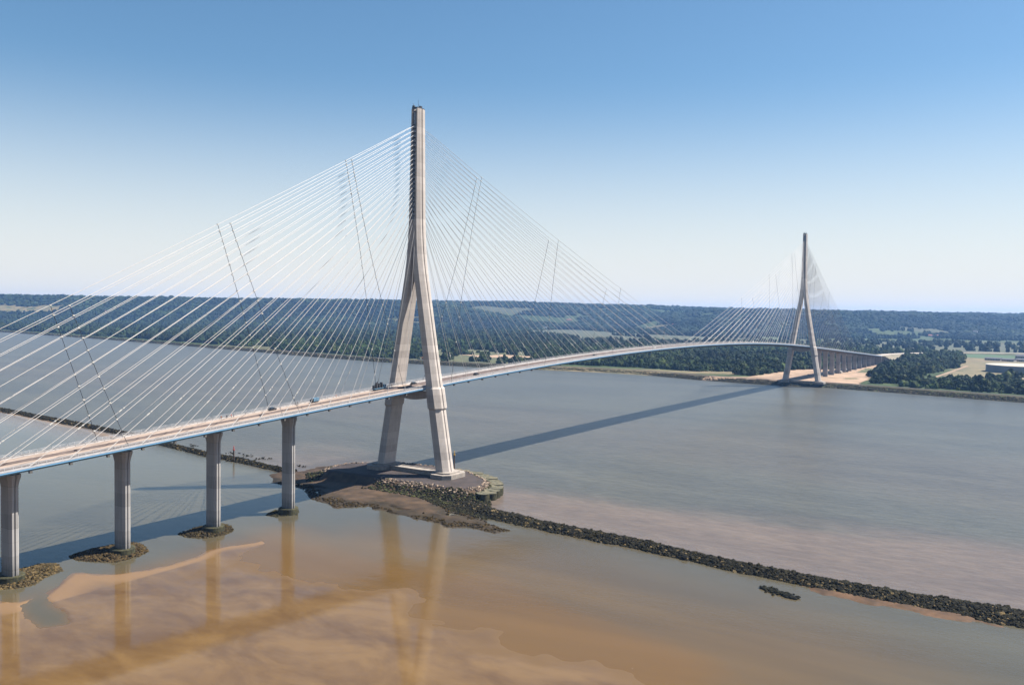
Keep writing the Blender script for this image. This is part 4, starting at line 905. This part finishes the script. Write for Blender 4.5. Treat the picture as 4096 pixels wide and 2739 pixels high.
VH = [(2390, 3533, 'pinkish house in the trees below the left part of the ridge'), (2264, 4021, 'small house beside the beige hillside field at far left'), (2494, 3388, 'lone house under the ridge between the left cross ropes'), (2733, 3109, 'house below the ridge just left of the nearer pylon'),
      (3237, 2292, 'white house at the wood edge seen just right of the nearer pylon'), (4219, 2267, 'white gabled house alone on the hillside left of the bridge crest'), (3457, 1983, 'house at the edge of the wide pale field behind the main span'), (3863, 1434, 'long white house under the dark hill left of the bridge crest'), (3760, 1211, 'white walled house at the hill foot above the bridge crest'),
      (4395, 505, 'pale house high on the slope right of the farther pylon'), (4914, 443, 'white house on top of the ridge right of the farther pylon'), (3680, 555, 'grey roofed house on the plain just right of the farther pylon'), (4297, 64, 'white house at the hill foot near the right edge')]
for i, (x, y, lb) in enumerate(VH): house(x, y, .9+i*.3, 20+i % 3*7, 12, 6, 5, lb, ('slate', 'roof')[i % 2], 'render', dz=2)

# site clutter on the sand yard, mooring platform on the far bank
e = empty('site_cabin', (1143, -1, 5.5), .3); tag(e, 'white rounded site cabin with dark end standing among the far piers', 'cabin')
mb = MB(); mb.loft([[(x_, 2.6*math.cos(a), 1.9+2.2*math.sin(a)) for a in [math.pi*k/8 for k in range(-2, 11)]] for x_ in (-5, 5)]); mb.build('shell', M['carwhite'], e)
mb = MB(); mb.box((-6.6, 0, 1.8), (3, 4.4, 3.6)); mb.build('end_room', M['steel'], e); mb = MB(); mb.box((5.05, 0, 1.4), (.2, 1.4, 2.2)); mb.build('door', M['steel'], e)
e = empty('block_stack', (1094, -1, 5.5), .1); tag(e, 'low stack of pale concrete blocks beside the fourth far pier', 'blocks')
mb = MB()
for q in range(5): mb.box((-8+q*4.1, 0, 1.2), (4, 6, 2.4))
for q in range(4): mb.box((-6+q*4.1, .2, 3.1), (4, 5, 1.4))
mb.build('blocks', M['pad'], e)
e = empty('low_loader', (1010, 23, 5.5), 1.2); tag(e, 'low red trailer lying in the deck shadow behind the farther pylon', 'trailer')
mb = MB(); mb.box((0, 0, 1.1), (16, 2.6, .5)); mb.box((-6.5, 0, 2), (3, 2.5, 1.4)); mb.build('bed', M['carred'], e)
for q in (-4, 3, 5):
    for s in (-1, 1):
        mb = MB(); mb.tube((q, s*1.1, .5), (q, s*1.35, .5), .5, n=12); mb.build('wheel', M['tyre'], e)
e = empty('mooring_platform', (893, 722, 0)); tag(e, 'dark mooring platform with an orange cabin at the foot of the far bank', 'mooring')
mb = MB()
for a in range(-2, 3):
    for b_ in (-1, 1): mb.tube((a*3.2, b_*3, -2), (a*2.8, b_*2.4, 5.5), .4, n=7)
mb.box((0, 0, 5.8), (15, 7, .8)); mb.build('piles', M['steel'], e); mb = MB(); mb.box((3, -1, 8), (5, 5, 3.6)); mb.box((3, -1, 10), (5.6, 5.6, .4)); mb.build('cabin', mat('orange_paint', (.6, .2, .04), .6, .2, 1), e)
# ---------------------------------------------------------------- trees
def tmpl(nl, seed, R=1.0, leaf=.2, clumps=9, tall=1.0):
    """leafy crown: leaf-sized faces on several overlapping clumps"""
    g = np.random.default_rng(seed); V = []; F_ = []; Ti = []
    cs = []
    for c in range(clumps):
        a = g.uniform(0, 6.28); rr = g.uniform(.15, .62)*R; z = g.uniform(.25, 1.0)*tall
        if c == 0: rr, z = 0.05, .85*tall
        cs.append((rr*math.cos(a), rr*math.sin(a), z, g.uniform(.34, .55)*R*(1.15-.35*z/tall), g.uniform(.65, 1.35)))
    for cx, cy, cz, cr, ct in cs:
        for _ in range(nl):
            d = g.normal(size=3); d /= np.linalg.norm(d); d[2] = abs(d[2])*1.0 if g.random() < .75 else d[2]
            p = np.array([cx, cy, cz])+d*cr*g.uniform(.78, 1.12)
            n_ = d+g.normal(size=3)*.45; n_ /= np.linalg.norm(n_); t1 = np.cross(n_, g.normal(size=3)); t1 /= np.linalg.norm(t1); t2 = np.cross(n_, t1); l = leaf*g.uniform(.6, 1.3)
            b = len(V); V += [p+t1*l, p+t2*l*.8, p-t1*l, p-t2*l*.8]; F_.append((b, b+1, b+2, b+3)); Ti += [ct*g.uniform(.7, 1.3)]*4
    return np.array(V), np.array(F_), np.array(Ti)
KINDS_ = []
for name, mk, R, tall, cl, lb in (('broadleaf_tree', 'leafA', 1.0, .95, 9, 'dense dark green round tree'), ('willow_tree', 'leafC', 1.05, .9, 9, 'grey-green soft headed tree'), ('alder_tree', 'leafB', .85, 1.15, 8, 'olive green oval tree'), ('scrub_bush', 'leafB', 1.2, .6, 7, 'low spreading olive bush'), ('poplar_tree', 'leafA', .5, 1.7, 9, 'tall narrow dark tree')):
    V, F_, Ti = tmpl(46, hash(mk) % 7+len(KINDS_)*11, R, .2, cl, tall)
    o = npmesh('crown', V, F_, M[mk.replace('leaf', 'tree')], col=np.repeat(Ti[:, None], 3, 1)); cm = o.data; bpy.data.objects.remove(o)
    mb = MB(); mb.path([(0, 0, -.15), (.02, .01, .25), (0, .03, .6*tall)], [.07, .05, .02], 6)
    for a in range(4): mb.path([(0.01, .01, .28+.06*a), (.32*math.cos(a*1.7), .32*math.sin(a*1.7), (.5+.08*a)*tall)], [.03, .012], 5)
    o = mb.build('trunk', M['bark']); tm = o.data; bpy.data.objects.remove(o)
    KINDS_.append((name, cm, tm, lb))
# clump templates for the woods beyond
T_FAR = ICO; T_MID = ICO2
CAMP = np.array(P)
def frame(x, y, z):
    d = np.stack([x-P[0], y-P[1], z-P[2]], -1); dz = d@np.array(f); return 2048+foc*(d@np.array(r2))/dz, 1369.5-foc*(d@np.array(u2))/dz, dz
R1 = [(891, -172), (866, -192), (856, -235), (840, -330), (1000, -330), (1064, -264), (1060, -220), (1050, -160)]
R2 = [(1300, -30), (1146, -52), (1020, -70), (1044, -118), (1191, -128), (1448, -128), (1620, -135), (1790, -102), (1686, -45), (1450, -30)]
R3 = [(880, -85), (862, -120), (866, -172), (894, -179), (1000, -149), (1000, -75)]
R4 = [(1836, -44), (1700, -110), (1850, -120), (2060, -70)]
HEDGE = [((1090, -215), (1230, -262), 9), ((1165, -290), (1255, -330), 12), ((2420, 330), (2380, -260), 18), ((2700, 400), (2650, -300), 22), ((1890, 920), (1780, 790), 16), ((1800, 760), (2240, 660), 26), ((2250, 640), (2300, 440), 22), ((2900, 560), (2860, -420), 20), ((3080, 420), (3120, -420), 26), ((2600, 620), (2880, 300), 14), ((2500, 100), (3000, 40), 14), ((2900, 1300), (2700, 1050), 16)]
OPEN = [(1440, -145), (1800, -90), (2140, -60), (2150, 60), (2300, 300), (2500, 700), (3000, 620), (3500, 500), (3700, 100), (3600, -900), (1000, -900), (850, -420), (1060, -300), (1070, -200), (1040, -135)]
ISLES = [YARD, MEAD, BIG, FR1, GRR, OCH]
def wooded(x, y):
    d = x-shore(y); e = (fbm(x/60, y/60, 91)-.5)*50
    ok = (d > 46+np.clip(e, -12, 30)*(y > 500)+np.where((y > -75) & (y < 520), 40, 0))
    bsh = (dpoly(x, y, MEAD) > 0) & (fbm(x/22, y/22, 17) > .66)
    for p in (YARD, MEAD, BIG, FR1, OCH, LFD): ok &= dpoly(x, y, p)+e*.25 < 0
    s, t = st(x, y); op = inpoly(x, y, OPEN)
    clear = (fbm(x/170, y/170, 71) > .60) & (s > 2000) & (t > -900)
    ok &= ~op & ~clear & ~((x > 1330) & (x < 2300) & (np.abs(y-np.interp(x, [p[0] for p in HW], [p[1] for p in HW])) < 32)) & ~((dpoly(x, y, [(1742, 905), (1797, 834), (1800, 720), (1721, 700), (1690, 799), (1651, 850)]) > -5))
    # thin clearings between the meadow wood and the rows
    inc = np.zeros(x.shape, bool)
    for p in (R1, R2, R3, R4): inc |= inpoly(x, y, p)
    tr = np.abs(y+139-(x-985)*-.023) < 7
    inc &= ~(tr & (x > 985) & (x < 1520))
    ok &= ~((x < 1400) & (y < -60)); ok |= bsh; inc &= ~((fbm(x/34, y/34, 27) > .57) & (y < 10) & (x < 1700)); 
    for (a, b, w_) in HEDGE: inc |= np.abs(dpoly(x, y, [a, b], closed=False)) < w_/2*(.5+vnoise(x/25, y/25, 2))
    return ok | inc
def cand(x0, x1, y0, y1, step, rng):
    xs_ = np.arange(x0, x1, step); ys_ = np.arange(y0, y1, step); X, Y = np.meshgrid(xs_, ys_); X = (X+rng.uniform(-.45, .45, X.shape)*step).ravel(); Y = (Y+rng.uniform(-.45, .45, Y.shape)*step).ravel()
    return X, Y
near_pts = []; A = []
# ring 1: plain within ~1.7 km, true tree spacing
X, Y = cand(840, 2400, -340, 1500, 10.5, RNG)
D = np.hypot(X-P[0], Y-P[1]); k = wooded(X, Y) & (D < 2500); X, Y, D = X[k], Y[k], D[k]
U, Vv, dz = frame(X, Y, ground(X, Y)+4); k = (U > -700) & (U < 4800); X, Y, D, U = X[k], Y[k], D[k], U[k]
size = 3.8+5.2*RNG.random(len(X))**1.4; big = fbm(X/120, Y/120, 33); size *= .75+.6*big
edge = (X-shore(Y)) < 60; size[edge] *= .7
app = size/D*((U > -60) & (U < 4160)); 
order = np.argsort(-app); ind = order[:292]; rst = order[292:]
zones = lambda x, y: ('in the riverside wood below the storage tank at right' if y < -150 else 'in the wood right of the sand yard' if y < 10 else 'in the wood beneath the main span' if y < 560 else 'on the far bank meadow behind the main span' if y < 1000 else 'in the far bank forest seen between the left stays')
for i in ind:
    x, y, R_ = float(X[i]), float(Y[i]), float(size[i])
    kk = int(RNG.choice([0, 1, 2, 3, 4], p=[.36, .24, .26, .11, .03])); name, cm, tm, lb = KINDS_[kk]
    e = empty(name, (x, y, float(ground(x, y))), RNG.uniform(0, 6.28)); e.scale = (R_, R_, R_*RNG.uniform(.85, 1.15))
    tag(e, lb+' '+zones(x, y), 'tree' if kk != 3 else 'bush', lb+'s '+zones(x, y))
    c = bpy.data.objects.new('crown', cm); COL.objects.link(c); c.parent = e
    t = bpy.data.objects.new('trunk', tm); COL.objects.link(t); t.parent = e
def clumps(name, T, x, y, rad, hgt, m_, label, jit=.3, tv=(.55, 1.45), dz=0.0):
    n = len(x); z = ground(x, y); pos = np.stack([x, y, z+hgt*.45+dz], -1); sc = np.stack([rad, rad, hgt*.62], -1)*RNG.uniform(.8, 1.25, (n, 3))
    V, F_ = scatter(T, pos, sc, jit); k = len(T[0])
    t = RNG.uniform(tv[0], tv[1], n)*(.25+1.5*fbm(x/150, y/150, 77)); t = np.repeat(t, k)*RNG.uniform(.8, 1.2, n*k)
    hue = np.repeat(RNG.uniform(-.14, .14, n), k); c = np.stack([t*(1+hue), t, t*(1-hue)], -1)
    o = npmesh(name, V, F_, m_, col=c); tag(o, label, None, None, 'stuff'); return o
# remaining trees of the plain: three leafy lobes each
xr, yr, sr = X[rst], Y[rst], size[rst]
near_k = np.hypot(xr-P[0], yr-P[1]) < 1700
def leafy(name, x, y, s, m_, label, nl=3):
    xx = np.concatenate([x+RNG.uniform(-.45, .45, len(x))*s*1.1 for _ in range(nl)]); yy = np.concatenate([y+RNG.uniform(-.45, .45, len(x))*s*1.1 for _ in range(nl)])
    ss = np.concatenate([s*RNG.uniform(.45, .8, len(x)) for _ in range(nl)]); clumps(name, T_MID if nl > 2 else T_FAR, xx, yy, ss, np.concatenate([s*RNG.uniform(.8, 1.7, len(x)) for _ in range(nl)]), m_, label, .33)
half = RNG.random(len(xr)) < .6
leafy('riverside_woods', xr[half], yr[half], sr[half], M['leafA'], 'dark green woods covering the far bank plain')
leafy('riverside_willows', xr[~half], yr[~half], sr[~half], M['leafB'], 'lighter olive trees mixed through the far bank woods')
# ring 2: plain beyond
X, Y = cand(900, 5200, -300, 6500, 19, RNG); s_, t_ = st(X, Y); D = np.hypot(X-P[0], Y-P[1]); k = (D >= 1400) & ((D >= 2500) | (Y > 1500)) & (s_ < 4700) & wooded(X, Y)
X, Y, D = X[k], Y[k], D[k]; U, Vv, dz = frame(X, Y, ground(X, Y)+4); k = (U > -700) & (U < 4800); X, Y, D = X[k], Y[k], D[k]
leafy('valley_forest', X, Y, 8+5*RNG.random(len(X)), M['hillwood'], 'bushy green forest on the plain below the hills', 2)
# hills
X, Y = cand(1500, 8200, -400, 9000, 25, RNG); s_, t_ = st(X, Y); h = hill(X, Y); D = np.hypot(X-P[0], Y-P[1])
clear = fbm(X/330, Y/330, 55); lowpart = h < 75
k = (s_ > 3900) & (h > 3) & (s_ < 7200) & ~((clear > np.where(lowpart, .59, .70)) & (h < 125))
for p in (LFD, GFA, [(3900, 3100), (4300, 3000), (4400, 2600), (4100, 2700)], GFB, QRY): k &= dpoly(X, Y, p)+(fbm(X/90, Y/90, 8)-.5)*90 < 0
for hx_, hy_, _l in VH+[(3990, 190, 0)]:
    ca_, sa_ = .84, .54; dx_, dy_ = X-hx_, Y-hy_; al = dx_*ca_+dy_*sa_; ac = -dx_*sa_+dy_*ca_; k &= ~((al > -75) & (al < 25) & (np.abs(ac) < (24 if _l else 60)))
X, Y, h = X[k], Y[k], h[k]; U, Vv, dz = frame(X, Y, ground(X, Y)+4); k = (U > -700) & (U < 4800); X, Y, h = X[k], Y[k], h[k]
print('hill clumps', len(X))
clumps('hill_forest', T_FAR, X, Y, 13+7*RNG.random(len(X)), 12+9*RNG.random(len(X))**2, M['hillwood'], 'dense blue-green forest covering the hills along the horizon', .35, dz=-1)
